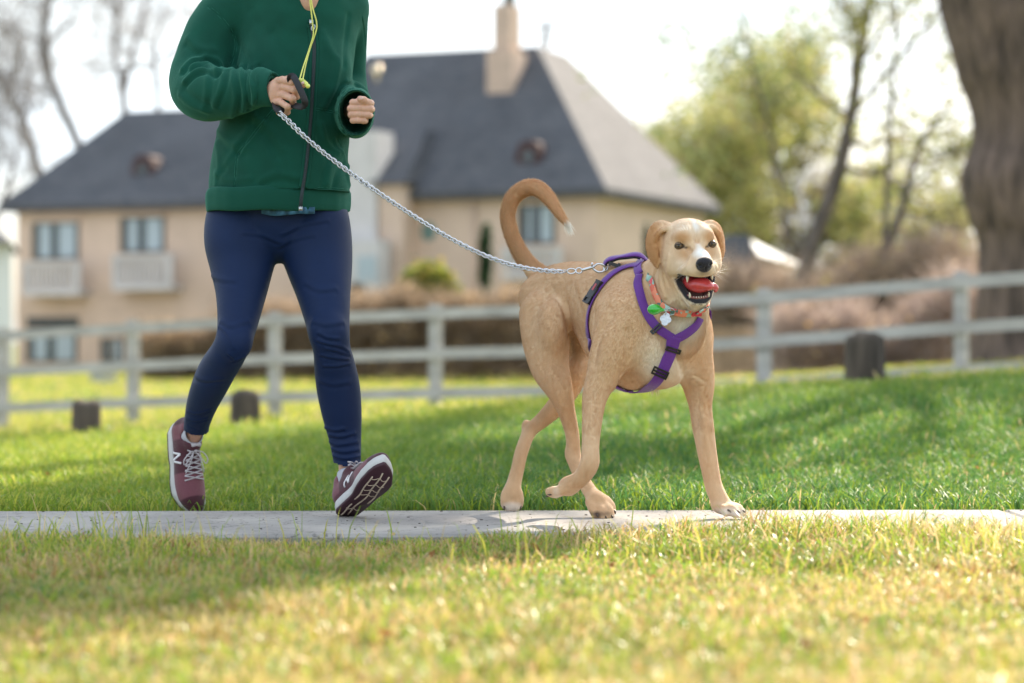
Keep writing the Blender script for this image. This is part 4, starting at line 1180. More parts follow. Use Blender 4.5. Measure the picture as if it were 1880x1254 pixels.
# drop what of each skin lies deep inside the other
NC = Hd(-.01, -.045, -.105); NN = nrm(HU * .9 - HF * .35 + HR * .05)
def head_local(V):
    d = V - H0
    return np.stack([d @ HR / 1.10, d @ HF / 1.03, d @ HU / 1.07], 1)
def clip_faces(V, F, keep):
    k = keep
    F = F[k[F].all(1)]
    used = np.unique(F); m = np.full(len(V), -1); m[used] = np.arange(len(used))
    return V[used], m[F]
def sample(Fd, V):
    i = np.round((V - Fd.lo) / Fd.h).astype(int)
    ok = ((i >= 0) & (i < Fd.n)).all(1)
    i = np.clip(i, 0, Fd.n - 1)
    return np.where(ok, Fd.D[i[:, 0], i[:, 1], i[:, 2]], 1.0)
_kb = sample(_Fh, bV) > -.009; _kh = sample(_Fb, hV) > -.009
_Lb = head_local(bV)
_kb &= ~((_Lb[:, 1] > -.01) & (np.abs(_Lb[:, 0]) < .05) & (_Lb[:, 2] > -.13) & (_Lb[:, 2] < .02))
bV, bF = clip_faces(bV, bF, _kb)
hV, hF = clip_faces(hV, hF, _kh)

def blob(V, c, r, s=.5):
    d = np.linalg.norm((V - c) / np.asarray(r), axis=1)
    return np.clip((1 + s - d) / (2 * s), 0, 1)[:, None]
TAN = np.array([.72, .495, .305]); RED = np.array([.60, .36, .180]); CREAM = np.array([.78, .68, .54]); WHITE = np.array([.88, .85, .80]); BLACK = np.array([.013, .012, .015]); PINK = np.array([.60, .33, .28]); ORG = np.array([.52, .255, .10])
def mixc(a, b, w): return a * (1 - w) + b * w
def body_colour(V, N):
    c = np.tile(TAN, (len(V), 1))
    n = (np.sin(V[:, 0] * 31 + V[:, 2] * 17) + np.sin(V[:, 1] * 23 - V[:, 2] * 29 + 2))[:, None] * .5
    c = mixc(c, RED, np.clip(.10 + .10 * n, 0, 1))
    # back stripe and lower legs are redder
    c = mixc(c, RED, blob(V, P(1075, 470, 6.72), (.22, .2, .03), .6) * .35)
    c = mixc(c, RED, blob(V, P(985, 375, 6.88), (.10, .2, .12), .4) * .0)
    c = c * (1 + .10 * blob(V, P(985, 375, 6.88), (.10, .2, .12), .4))  # tail coat lightened to make up for its backlit shading
    for q, r in ((P(1290, 895, 6.57), (.07, .1, .06)), (P(1060, 880, 6.4), (.09, .3, .06)), (P(1090, 905, 6.6), (.05, .1, .06)), (P(948, 880, 6.88), (.06, .1, .09))):
        c = mixc(c, RED, blob(V, q, r, .4) * .45)
    # pale chest, throat, inside of the legs
    c = mixc(c, CREAM, blob(V, P(1210, 664, 6.36), (.050, .10, .065), .6) * .95)
    c = mixc(c, CREAM, blob(V, P(1262, 588, 6.33), (.055, .08, .06), .5) * .95)
    c = mixc(c, WHITE, blob(V, P(1262, 592, 6.33), (.035, .08, .035), .6) * .7)
    c = mixc(c, CREAM, blob(V, P(1250, 690, 6.44), (.05, .08, .03), .5) * .6)
    c = mixc(c, CREAM, blob(V, P(1278, 800, 6.50), (.02, .06, .12), .5) * .4)
    # toes
    c = mixc(c, WHITE, blob(V, P(1342, 942, 6.52), (.050, .06, .014), .4) * .55)
    c = mixc(c, WHITE, blob(V, P(940, 932, 6.84), (.03, .05, .014), .4) * .5)
    c = mixc(c, WHITE, blob(V, P(1022, 905, 6.39), (.012, .05, .018), .4) * .5)
    c = mixc(c, WHITE, blob(V, P(1043, 412, 6.83), (.012, .05, .014), .4) * .9)
    c = mixc(c, RED * .45, blob(V, P(1062, 625, 6.80), (.035, .08, .05), .4) * .6)  # groin shade between the hind legs painted into the coat
    # pads under the near hind paw
    c = mixc(c, np.array([.05, .04, .045]), blob(V, P(1100, 943, 6.575), (.028, .02, .0085), .35) * .9)
    return c
def hb(L, c, r, s=.5):
    d = np.linalg.norm((L - np.asarray(c)) / np.asarray(r), axis=1)
    return np.clip((1 + s - d) / (2 * s), 0, 1)[:, None]
def head_colour(V, N):
    L = head_local(V)
    c = np.tile(mixc(TAN, CREAM, .12), (len(V), 1))
    A = np.abs(L[:, 0]); LA = np.stack([A, L[:, 1], L[:, 2]], 1)
    c = mixc(c, CREAM, hb(L, (0, .04, .055), (.05, .06, .03), .5) * .40)
    c = mixc(c, ORG, hb(LA, (.034, .062, .022), (.019, .03, .015), .5) * .8)
    c = mixc(c, ORG, hb(LA, (.036, .07, -.018), (.018, .03, .014), .6) * .65)
    c = mixc(c, RED, hb(LA, (.012, .075, -.004), (.012, .03, .02), .5) * .18)
    c = mixc(c, ORG, hb(LA, (.086, -.015, 0), (.022, .05, .07), .3) * .85)       # ears
    c = mixc(c, RED, hb(LA, (.052, -.03, -.03), (.010, .05, .05), .5) * .5)
    c = mixc(c, CREAM, hb(LA, (.046, .045, -.045), (.016, .04, .03), .5) * .45)
    c = mixc(c, WHITE, hb(L, (.004, .05, .052), (.006, .04, .016), .6) * .75)      # star
    c = mixc(c, WHITE, hb(L, (.002, .112, -.018), (.019, .026, .016), .35) * .97)   # white on the muzzle bridge
    c = mixc(c, WHITE, hb(L, (0, .09, -.005), (.007, .03, .012), .5) * .6)
    c = mixc(c, CREAM, hb(L, (0, .10, -.058), (.045, .03, .016), .5) * .5)
    c = mixc(c, CREAM, hb(L, (0, .03, -.14), (.06, .09, .035), .4) * .95)
    c = mixc(c, ORG, hb(LA, (.052, .035, -.045), (.012, .03, .02), .6) * .35)
    c = mixc(c, np.array([.20, .15, .12]), hb(L, (0, .13, -.060), (.016, .02, .008), .5) * .6)
    # black rims: eyelids, nose, lips, mouth
    c = mixc(c, BLACK, hb(LA, (.0405, .0655, .002), (.0128, .014, .0064), .12) * .9)
    c = mixc(c, BLACK, hb(LA, (.0265, .073, -.002), (.005, .01, .003), .4) * .8)
    c = mixc(c, np.array([.022, .020, .026]), hb(L, (0, .141, -.040), (.0245, .0165, .0195), .08))
    # lips
    e1 = nrm([0, 1, -.45])
    inside = ((LA[:, 0] / .0455) ** 2 + (((LA[:, 1] - .066) * .912 - (LA[:, 2] + .084) * .41) / .068) ** 2 + (((LA[:, 2] + .084) * .912 + (LA[:, 1] - .066) * .41) / .0305) ** 2)
    w = np.clip((1.06 - inside) / .10, 0, 1)[:, None]
    c = mixc(c, BLACK * 1.2, w)
    c = mixc(c, np.array([.10, .030, .032]), hb(L, (0, .062, -.116), (.027, .034, .016), .25) * .95)
    # black rim of the lower jaw
    jl = np.array([[.047, .018, -.062], [.048, .034, -.076], [.039, .056, -.100], [.0265, .079, -.122], [.012, .092, -.131], [0, .094, -.132]])
    dd = seg_dist(LA, jl)
    c = mixc(c, BLACK * 1.6, np.clip((.0075 - dd) / .002, 0, 1)[:, None])
    ul = np.array([[.047, .022, -.060], [.046, .045, -.064], [.040, .075, -.068], [.028, .105, -.071]])
    dd = seg_dist(LA, ul)
    c = mixc(c, BLACK * 1.6, np.clip((.0055 - dd) / .003, 0, 1)[:, None] * .9)
    return c
def relief(V, F, lines):
    bv_ = bvh_of(V, F); N_ = vnormals(V, F); off = np.zeros(len(V))
    for pts, w, a in lines:
        L = [cast(bv_, x, y) for x, y in spline(np.array(pts, float), 4)]; L = np.array([l[0] for l in L if l is not None])
        if len(L) > 1: off += a * np.exp(-(seg_dist(V, L) / w) ** 2)
    return V + N_ * off[:, None]
bV = relief(bV, bF, [([(1040, 560), (1044, 600), (1048, 650)], .011, -.007), ([(1090, 665), (1094, 640), (1104, 610), (1122, 580)], .013, -.006), ([(1150, 610), (1152, 650), (1142, 690)], .014, -.006), ([(1006, 530), (1022, 560), (1032, 600)], .012, .003),
    ([(1060, 520), (1072, 560), (1078, 600)], .010, .0022), ([(1092, 575), (1088, 610)], .008, -.002), ([(1240, 650), (1252, 680), (1262, 712)], .013, -.006), ([(1205, 495), (1200, 530), (1206, 570)], .008, .004), ([(1214, 500), (1210, 530), (1216, 560)], .006, -.004),
    ([(1222, 590), (1235, 640)], .012, -.003), ([(1020, 690), (1034, 740)], .008, -.003), ([(1036, 690), (1050, 745), (1056, 790)], .006, .0025), ([(1094, 740), (1090, 800)], .006, -.002), ([(1286, 745), (1296, 800), (1303, 850)], .006, .0022), ([(1296, 730), (1306, 770)], .005, -.002), ([(1275, 690), (1295, 700)], .006, -.003)])
hV = relief(hV, hF, [([(1228, 470), (1226, 495), (1236, 515), (1250, 540)], .006, .003), ([(1220, 480), (1219, 500), (1228, 525)], .005, -.003), ([(1212, 490), (1212, 520), (1222, 545)], .006, .003), ([(1262, 470), (1256, 482), (1244, 492)], .005, -.002), ([(1268, 468), (1263, 485), (1250, 497)], .004, .002), ([(1308, 470), (1312, 485), (1316, 498)], .004, -.002)])
bN = vnormals(bV, bF); hN = vnormals(hV, hF)
bC = body_colour(bV, bN); hC = head_colour(hV, hN)
# blend the colours of head and neck where they meet
w = np.clip(np.maximum(((hV - NC) @ NN + .03) / .06, (head_local(hV)[:, 1] + .0) / .04), 0, 1)[:, None]
hC = mixc(body_colour(hV, hN), hC, w)
M_coat = attr_mat('dog_coat', rough=.75, noise=.05, nscale=90, bump=.0012, bscale=350, spec=.22, sheen=.25, stretch=(1, 1, .35))
dV = np.vstack([bV, hV]); dF = np.vstack([bF, hF + len(bV)]); dC = np.vstack([bC, hC])
dog_body = mesh_np('body', dV, dF, M_coat, dog, col=dC)
dogB = bvh_of(dV, dF)

# ---- fur: short combed hairs, one fine tapering blade each
def make_fur(V, F, C, n, length, lift, flow, bald, width=.0008, seed=3):
    r = np.random.default_rng(seed)
    tri = np.vstack([F[:, [0, 1, 2]], F[:, [0, 2, 3]]])
    a = np.linalg.norm(np.cross(V[tri[:, 1]] - V[tri[:, 0]], V[tri[:, 2]] - V[tri[:, 0]]), axis=1)
    ti = r.choice(len(tri), n, p=a / a.sum())
    u = r.random((n, 2)); sw = u.sum(1) > 1; u[sw] = 1 - u[sw]
    T = tri[ti]
    bw = np.stack([1 - u.sum(1), u[:, 0], u[:, 1]], 1)[:, :, None]
    N = vnormals(V, F)
    p = (V[T] * bw).sum(1); nn = (N[T] * bw).sum(1); c = (C[T] * bw).sum(1)
    nn /= np.linalg.norm(nn, axis=1, keepdims=True) + 1e-9
    keep = ~bald(p, c, r)
    p, nn, c = p[keep], nn[keep], c[keep]; n = len(p)
    fl = flow(p)
    fl = fl + r.normal(0, .13, (n, 3))
    t = fl - nn * (fl * nn).sum(1, keepdims=True)
    t /= np.linalg.norm(t, axis=1, keepdims=True) + 1e-9
    L = length(p)[:, None] * r.uniform(.6, 1.25, (n, 1))
    li = lift(p)[:, None] * r.uniform(.5, 1.5, (n, 1))
    side = np.cross(t, nn)
    W = width * r.uniform(.7, 1.3, (n, 1)) * (1 + L * 12)
    p0 = p - nn * .0006
    mid = p0 + t * L * .55 + nn * L * li * .75
    tip = p0 + t * L * (1 - .25 * li) + nn * L * li
    VV = np.stack([p0 - side * W / 2, p0 + side * W / 2, mid + side * W * .35, mid - side * W * .35, tip], 1).reshape(-1, 3)
    b = np.arange(n)[:, None] * 5
    Q = b + np.array([[0, 1, 2, 3]]); T3 = b + np.array([[3, 2, 4]])
    cc = c * r.uniform(.92, 1.09, (n, 1)) * (1 + .03 * np.sin(p[:, :1] * 210 + 3 * np.sin(p[:, 2:] * 60)) * np.sin(p[:, 2:] * 95 + p[:, 1:2] * 80)) * (1 + r.normal(0, .02, (n, 3)))
    CC = np.repeat(np.clip(cc, 0, 1), 5, 0)
    return VV, Q, T3, CC

def fur_flow(p):
    """hair lies from the nose back to the tail and down the legs"""
    back = np.array([-.60, .52, -.55])
    f = np.tile(back, (len(p), 1))
    d = np.linalg.norm(p - H0, axis=1)
    hw = np.clip((.17 - d) / .05, 0, 1)[:, None]
    L = head_local(p)
    hf = -HF + HR * np.sign(L[:, :1]) * .35 - HU * .45 * (L[:, 2:3] < 0) + HU * .15
    f = f * (1 - hw) + hf * hw
    low = np.clip((.36 - p[:, 2]) / .08, 0, 1)[:, None]
    f = f * (1 - low) + np.array([-.1, .05, -1.0]) * low
    # tail: along the curl
    tl = spline([P(990, 505, 6.88), P(955, 464, 6.92), P(932, 398, 6.92), P(954, 352, 6.90), P(976, 344, 6.88), P(997, 353, 6.86), P(1028, 394, 6.84), P(1046, 422, 6.83)], 5)
    dist = np.linalg.norm(p[:, None, :] - tl[None], axis=2)
    i = dist.argmin(1); td = np.gradient(tl, axis=0); td /= np.linalg.norm(td, axis=1, keepdims=True)
    tw = ((p[:, 2] > P(0, 500, 6.9)[2]) & (p[:, 0] < P(1062, 0, 6.85)[0]) & (dist.min(1) < .035))[:, None]
    f = np.where(tw, td[i], f)
    # neck and chest: down
    cw = blob(p, P(1235, 610, 6.36), (.09, .12, .11), .4)
    f = f * (1 - cw) + np.array([-.25, -.1, -1.0]) * cw
    return f
def is_tail(p):
    return (p[:, 2] > P(0, 498, 6.9)[2]) & (p[:, 0] < P(1062, 0, 6.85)[0]) & (p[:, 1] > 6.78)
def fur_len(p):
    L = np.full(len(p), .0078)
    d = np.linalg.norm(p - H0, axis=1)
    L = np.where(d < .16, .0058, L)
    loc = head_local(p)
    L = np.where((d < .17) & (loc[:, 1] > .05), .0036, L)
    L = np.where((p[:, 2] < .24), .006, L)
    L = np.where((p[:, 2] < .10), .0042, L)
    L = np.where(is_tail(p), .014, L)
    L = np.where(blob(p, P(1255, 600, 6.35), (.06, .1, .07), .4)[:, 0] > .3, .016, L)
    return L
def fur_lift(p):
    return np.where(is_tail(p), .38, .16)
def fur_bald(p, c, r):
    b = c.max(1) < .05
    L = head_local(p)
    b |= (np.abs(L[:, 0]) < .04) & (L[:, 2] < -.064) & (L[:, 2] > -.125) & (L[:, 1] > .03) & (L[:, 1] < .2) & (L[:, 2] > -.19 + L[:, 1] * .8)
    return b
fv, fq, ft, fc = make_fur(dV, dF, dC, 400000, fur_len, fur_lift, fur_flow, fur_bald)
M_fur = attr_mat('fur', rough=.8, trans=.48, spec=.06)
mesh_np('fur', fv, [fq, ft], M_fur, dog, col=fc, smooth=False)
# a few longer hairs at the tail tip and under the chest
def strands(name, roots, dirs, L, w, col, parent, mat=None):
    V, T = [], []
    for p, d in zip(roots, dirs):
        d = nrm(d); s = nrm(np.cross(d, [0, 1, .1])); l = L * random.uniform(.6, 1.2)
        q = np.asarray(p)
        b = len(V)
        sag = np.array([0, 0, -.12 * l])
        V += [q - s * w, q + s * w, q + d * l * .5 + s * w * .6, q + d * l * .5 - s * w * .6, q + d * l + sag]
        T.append(b)
    T = np.array(T)[:, None]
    return mesh_np(name, np.array(V), [T + np.array([[0, 1, 2, 3]]), T + np.array([[3, 2, 4]])], mat or M_fur, parent, col=np.tile(col, (len(V), 1)), smooth=False)
rt = [P(1041, 410, 6.83) + rng.normal(0, .004, 3) for _ in range(150)]
strands('tail_tuft', rt, [np.array([.35, 0, -.75]) + rng.normal(0, .14, 3) for _ in rt], .032, .0006, WHITE, dog)
rt = [onto(dogB, P(1200, 712, 6.44) + rng.normal(0, 1, 3) * [.008, .01, .004])[0] for _ in range(50)]
strands('chest_tuft', rt, [np.array([.15, 0, -.9]) + rng.normal(0, .35, 3) for _ in rt], .020, .0006, CREAM, dog)
# whiskers
wr, wd = [], []
for i in range(16):
    s = 1 if i % 5 else -1
    q = Hd(.030 * s, .095 - .012 * (i % 4), -.048 - .006 * (i % 3)); p, n = onto(dogB, q)
    wr.append(p); wd.append(HR * s * 1.0 + HU * random.uniform(-.75, .45) + HF * random.uniform(-.1, .35))
for _p, _d in zip(wr, wd): strands('whisker', [_p], [_d], .050, .0003, np.array([.9, .88, .84]), dog)
wr = [onto(dogB, Hd(.012 + .008 * i, .09 - .01 * i, -.140))[0] for i in range(5)]
for _p in wr: strands('whisker', [_p], [HR * random.uniform(.1, .9) - HU * .8], .02, .0004, np.array([.9, .88, .84]), dog)
wr = [onto(dogB, Hd(-.030 + .004 * i, .055, .032))[0] for i in range(4)]
for i in range(4): strands('whisker', [wr[i]], [-HR * (.9 - .2 * i) + HU * .7 + HF * .5], .026, .0004, np.array([.95, .93, .9]), dog)

# ---- eyes
M_eye = simple('eye_ball', (.008, .006, .005), rough=.06, var=.02, spec=.6, coat=.3)
M_iris = simple('iris', (.12, .075, .035), rough=.25, var=.35, scale=400, coat=.25)
M_rim = simple('eyelid_skin', (.012, .010, .010), rough=.45)
for s in (-1, 1):
    c = Hd(.0405 * s, .0578, .0025)
    ex = nrm(HR + HF * (.28 * -s) * -1 * -1)
    look = nrm(np.array([0, 0, CAM_Z]) - c)
    rr = nrm(np.cross(look, [0, 0, 1])); uu = np.cross(rr, look)
    e = MB().ball(c, .0113, nu=24, nv=16).build('eye', M_iris, dog)
    MB().ball(c + look * .0072, (.0048, .0048, .0046), nu=16, nv=10).build('pupil', M_eye, e)
    # lids: almond ring
    pts = []
    for k in range(25):
        a = 2 * math.pi * k / 24
        x = math.cos(a) * .0120; z = math.sin(a) * (.0052 if math.sin(a) > 0 else .0046)
        q = c + HR * x + HU * (z + .0004 - .10 * s * x * 0) + HF * (math.sqrt(max(.0122 ** 2 - x * x * .92 - z * z, 0)) + .0006)
        pts.append(q - HF * abs(x) * .10)
    MB().tube(pts, .0008, n=6, caps=False).build('eyelid', M_rim, e)

# ---- mouth: dark throat, tongue, teeth, gums
M_mouth = simple('mouth_skin', (.09, .028, .030), rough=.35, spec=.6)
M_tongue = simple('tongue_wet', (.52, .045, .05), rough=.2, var=.12, scale=120, bump=.0006, bscale=500, coat=.5)
M_tooth = simple('tooth_enamel', (.72, .66, .52), rough=.25, var=.06, coat=.3)
M_gum = simple('gum', (.20, .055, .055), rough=.3, coat=.3)
mouth = MB().ball(Hd(0, .030, -.082), (.040, .030, .030), ax=HEADAX).build('mouth', M_mouth, dog)
tf = Field(H0 + np.array([-.08, -.16, -.17]), H0 + np.array([.09, .05, -.02]), .0016)
tf.chain([Hr(-.004, .020, -.080, .024), Hr(-.006, .048, -.086, .026), Hr(-.003, .072, -.093, .026), Hr(.008, .092, -.094, .019), Hr(.016, .100, -.095, .016)], k=.004, flat=(nrm(HU + .3 * HF), .75))
tf.ell(Hd(.002, .086, -.092), (.029, .022, .020), k=.006, ax=HEADAX)
tf.chain([Hr(.016, .090, -.096, .012), Hr(.030, .092, -.097, .010), Hr(.039, .088, -.101, .008), Hr(.040, .084, -.108, .006)], k=.006, flat=(nrm(HF + .3 * HU), .7))
tf.chain([Hr(.002, .112, -.080, .0015), Hr(.0, .09, -.0685, .0015), Hr(0, .05, -.064, .001)], k=.006, mode='sub')
tV, tF = tf.mesh(2)
mesh_np('tongue', tV, tF, M_tongue, mouth)
tb = MB()
def tooth(b, p, d, l, r):
    p = np.asarray(p); d = nrm(d)
    MB().tube([p - d * .003, p + d * l * .35, p + d * l * .75, p + d * l], [r, r * .85, r * .5, r * .12], n=8).build('tooth', M_tooth, mouth)
up = HU; dn = -HU
tooth(tb, Hd(-.030, .092, -.071), dn - HR * .1 + HF * .1, .015, .0042)
tooth(tb, Hd(.028, .096, -.071), dn + HR * .1 + HF * .1, .012, .0038)
tooth(tb, Hd(-.0225, .082, -.120), up + HF * .2 - HR * .15, .012, .0038)
tooth(tb, Hd(.0225, .082, -.120), up + HF * .2 + HR * .15, .010, .0036)
for i in range(6):
    a = (i - 2.5) / 2.5
    tooth(tb, Hd(.0145 * a, .0895 - .003 * a * a, -.1225), up + HF * .15, .0034, .0018)
for i in range(4):
    for s in (1,):
        tooth(tb, Hd(.0365 * s, .070 - .011 * i, -.062 + .002 * i), dn, .006, .0032)
        tooth(tb, Hd(.033 * s + .004 * s * i, .066 - .011 * i, -.108 + .011 * i), up, .007, .0034)
MB().tube(spline([Hd(-.026, .074, -.117), Hd(-.018, .083, -.1225), Hd(0, .087, -.1245), Hd(.018, .083, -.1225), Hd(.026, .074, -.117)], 4), .0042, n=8).build('gum', M_gum, mouth)

# ---- claws
M_claw = simple('claw', (.10, .07, .055), rough=.35, var=.3)
for (c, f, s, u, sc) in DOG_PAWS:
    f = nrm(f); s = nrm(np.asarray(s) - f * (np.asarray(s) @ f)); u = np.cross(f, s)
    for a, b in ((-1.55, .012), (-.55, .027), (.55, .027), (1.55, .012)):
        q = c + s * .0155 * a * sc + f * (b + .020) * sc + u * .0005
        cb = MB().tube([q - f * .004, q + f * .004 - u * .001, q + f * .009 - u * .005], [.0032, .0026, .0006], n=6)
        cb.build('claw', M_claw, dog)

# ---- harness
M_web = simple('purple_webbing', (.115, .018, .25), rough=.62, var=.16, scale=500, bump=.0006, bscale=900, sheen=.3)
M_webd = simple('dark_webbing', (.012, .010, .020), rough=.7, bump=.0005, bscale=900)
M_plas = simple('black_plastic', (.014, .014, .017), rough=.32, bump=.0001)
M_steel = simple('polished_steel', (.62, .63, .66), rough=.22, metal=1.0, var=.08)
OFF = .0055
def on_px(px, py, Y=6.5, off=OFF):
    h = cast(dogB, px, py, Y)
    return h[0] + h[1] * off, h[1]
def px_strap(pts, n=6, off=OFF):
    q = spline(np.array(pts, float), n)
    A = [on_px(a, b, off=off) for a, b in q]
    p = np.array([a[0] for a in A]); m = np.array([a[1] for a in A])
    for _ in range(2):
        p[1:-1] = .5 * p[1:-1] + .25 * (p[2:] + p[:-2]); m[1:-1] = .5 * m[1:-1] + .25 * (m[2:] + m[:-2])
    return p, m
def near_strap(rows, n=6, off=OFF, it=2):
    q = spline(np.array(rows, float), n)
    A = [onto(dogB, a, off) for a in q]
    p = np.array([a[0] for a in A]); m = np.array([a[1] for a in A])
    for _ in range(it):
        p[1:-1] = .5 * p[1:-1] + .25 * (p[2:] + p[:-2]); m[1:-1] = .5 * m[1:-1] + .25 * (m[2:] + m[:-2])
    return p, m
harness = empty('harness', P(1180, 560, 6.5)); harness.parent = dog; harness.matrix_parent_inverse = Matrix.Translation(-dog.location)
hb_ = MB()
# back strap and near girth strap down the ribs
p, m = px_strap([(1176, 488), (1155, 491), (1134, 499), (1116, 513), (1102, 530), (1090, 552), (1082, 580), (1082, 606), (1086, 632)])
p = np.vstack([p, p[-1] + [.003, .020, -.016], p[-1] + [.006, .05, -.03]]); m = np.vstack([m, m[-1], m[-1]])
hb_.ribbon(p, m, .022, .0013)
gir_end = p[-1]
# girth continues under the chest to the breast strap, and up the far side
under = [P(1120, 700, 6.50), P(1136, 712, 6.50), P(1152, 716, 6.50)]
p, m = near_strap(under); hb_.ribbon(p, m, .022, .0013)
far = [P(1176, 488, 6.56), P(1180, 500, 6.66), P(1180, 560, 6.72), P(1175, 640, 6.70), P(1165, 700, 6.60), P(1152, 716, 6.50)]
p, m = near_strap(far); hb_.ribbon(p, m, .022, .0013)
# neck loop: near side and far side
p, m = px_strap([(1176, 505), (1172, 520), (1174, 537), (1180, 560), (1192, 583), (1208, 602), (1225, 615), (1236, 620)]); hb_.ribbon(p, m, .0235, .0013); p_nl = p[0]
p, m = px_strap([(1284, 583), (1277, 596), (1264, 608), (1250, 617), (1240, 622)]); hb_.ribbon(p, m, .0235, .0013)
p, m = near_strap([p_nl, P(1180, 496, 6.49), P(1180, 490, 6.55)]); hb_.ribbon(p, m, .0235, .0013)
p, m = near_strap([P(1180, 492, 6.53), P(1225, 500, 6.60), P(1275, 545, 6.52), P(1288, 580, 6.42)]); hb_.ribbon(p, m, .0235, .0013)
# breast strap
p, m = px_strap([(1238, 618), (1232, 640), (1224, 662), (1214, 685), (1202, 702), (1186, 713), (1168, 717), (1155, 716)]); bp, bm_ = p, m
hb_.ribbon(p, m, np.linspace(.036, .021, len(p)), .0014)
hb_.build('webbing', M_web, harness)
def clip_at(px, py, dx, dy, w, l, name='slider', bars=True):
    """moulded frame lying on the coat; (dx,dy) strap direction in the picture plane"""
    c, n = on_px(px, py, off=OFF + .003)
    t = nrm(np.array([dx, 0, -dy])); t = nrm(t - n * (t @ n)); s = np.cross(t, n)
    b = MB()
    for k in (-1, 1):
        b.box(c + s * k * w / 2, (.0022, l / 2, .0022), (s, t, n))
        b.box(c + t * k * l / 2, (w / 2 + .002, .0022, .0024), (s, t, n))
    if bars: b.box(c, (w / 2, .002, .003), (s, t, n))
    return b.build(name, M_plas, harness, smooth=False), c, t, s, n
clip_at(1206, 604, .7, .75, .030, .008, 'keeper', False)
clip_at(1234, 641, -.3, 1, .040, .008, 'keeper', False)
clip_at(1212, 683, -.45, 1, .040, .018, 'slider')
# side release buckle
c, n = on_px(1095, 536, off=OFF + .004)
t = nrm(np.array([-.52, 0, -1.0])); t = nrm(t - n * (t @ n)); s = np.cross(t, n)
b = MB()
b.box(c - t * .012, (.0125, .015, .0045), (s, t, n)); b.box(c + t * .012, (.0145, .010, .004), (s, t, n))
for k in (-1, 1):
    b.box(c + t * .004 + s * k * .0145, (.0025, .012, .0035), (s, t, n))
    b.box(c + t * .030 + s * k * .0145, (.0025, .009, .004), (s, t, n))
b.box(c + t * .039, (.016, .0022, .0045), (s, t, n)); b.box(c + t * .023, (.016, .0022, .0045), (s, t, n))
b.box(c - t * .028, (.015, .0022, .004), (s, t, n)); b.box(c + t * .031, (.0105, .005, .0012), (s, t, n))
bk = b.build('buckle', M_plas, harness, smooth=False)
M_lab = simple('red_label', (.42, .07, .09), rough=.5, var=.1)
MB().box(c - t * .008 + n * .0048, (.0045, .010, .0006), (s, t, n)).build('label_patch', M_lab, harness, smooth=False)
# grab handle on the back
hp = spline([P(1111, 497, 6.55), P(1109, 487, 6.54), P(1116, 477, 6.53), P(1132, 472.5, 6.52), P(1150, 469, 6.50), P(1168, 467, 6.49), P(1180, 471, 6.49), P(1190, 480, 6.50)], 6)
nn = [nrm(np.array([.1, -.55, .8])) for _ in hp]
MB().ribbon(hp, nn, .020, .0016).build('grab_handle', M_web, harness)
hp2 = hp[4:-8] + np.array([0, .002, -.0035])
MB().ribbon(hp2, nn[4:-8], .024, .002).build('handle_padding', M_webd, harness)
b = MB(); q = P(1128, 486, 6.52)
b.box(q, (.016, .008, .0045), ((.93, 0, -.3), (0, 1, 0), (.3, 0, .93))); b.box(q + [.012, 0, -.002], (.004, .011, .006), ((.93, 0, -.3), (0, 1, 0), (.3, 0, .93))); b.box(q - [.012, 0, -.002], (.003, .010, .006), ((.93, 0, -.3), (0, 1, 0), (.3, 0, .93)))
b.build('handle_slider', M_plas, harness, smooth=False)
def torus_pts(c, e1, e2, r, n=20, ry=None):
    ry = ry or r
    return [np.asarray(c) + e1 * r * math.cos(2 * math.pi * k / n) + e2 * ry * math.sin(2 * math.pi * k / n) for k in range(n + 1)]
MB().tube(torus_pts(P(1112, 492, 6.53), nrm([.2, .3, 1]), nrm([1, -.4, 0]), .0085, ry=.006), .0018, caps=False).build('leash_ring', M_steel, harness)
# ---- collar with tags
M_col = None
def collar_material():
    m, t, b = material('flowered_collar')
    tc = t.nodes.new('ShaderNodeTexCoord')
    v = t.nodes.new('ShaderNodeTexVoronoi'); v.inputs['Scale'].default_value = 85
    t.links.new(tc.outputs['Object'], v.inputs['Vector'])
    r = t.nodes.new('ShaderNodeValToRGB'); r.color_ramp.interpolation = 'CONSTANT'
    e = r.color_ramp.elements
    e[0].color = (.75, .16, .10, 1); e[1].position = .22; e[1].color = (.30, .52, .45, 1)
    for pos, c in ((.42, (.82, .27, .16, 1)), (.60, (.10, .20, .16, 1)), (.72, (.42, .62, .56, 1)), (.88, (.72, .10, .12, 1))):
        x = e.new(pos); x.color = c
    s = t.nodes.new('ShaderNodeSeparateColor'); t.links.new(v.outputs['Color'], s.inputs['Color'])
    t.links.new(s.outputs['Red'], r.inputs['Fac']); t.links.new(r.outputs['Color'], b.inputs['Base Color'])
    b.inputs['Roughness'].default_value = .6
    return m
collar = empty('collar', P(1250, 560, 6.4)); collar.parent = dog; collar.matrix_parent_inverse = Matrix.Translation(-dog.location)
p, m = px_strap([(1199, 515), (1202, 528), (1208, 545), (1217, 559), (1230, 568), (1247, 573), (1266, 574), (1282, 571), (1294, 563)], off=.0075)
cl = MB(); cl.ribbon(p, m, .0185, .0013)
p2, m2 = near_strap([p[-1], P(1297, 545, 6.44), P(1285, 520, 6.54), P(1240, 500, 6.58), P(1205, 505, 6.50), p[0]], off=.0075); cl.ribbon(p2, m2, .0185, .0013)
cl.build('band', collar_material(), collar)
c, n = on_px(1276, 572, off=.011)
e1 = nrm(np.cross(n, [0, 0, 1])); e2 = np.cross(n, e1)
if e1[0] < 0: e1 = -e1
MB().box(c, (.014, .0085, .0028), (e1, e2, n)).build('collar_buckle', simple('red_buckle', (.58, .03, .07), rough=.25, coat=.5), collar, smooth=False)
c, n = on_px(1234, 570, off=.012)
e1 = nrm(np.cross(n, [0, 0, 1])); e2 = np.cross(n, e1)
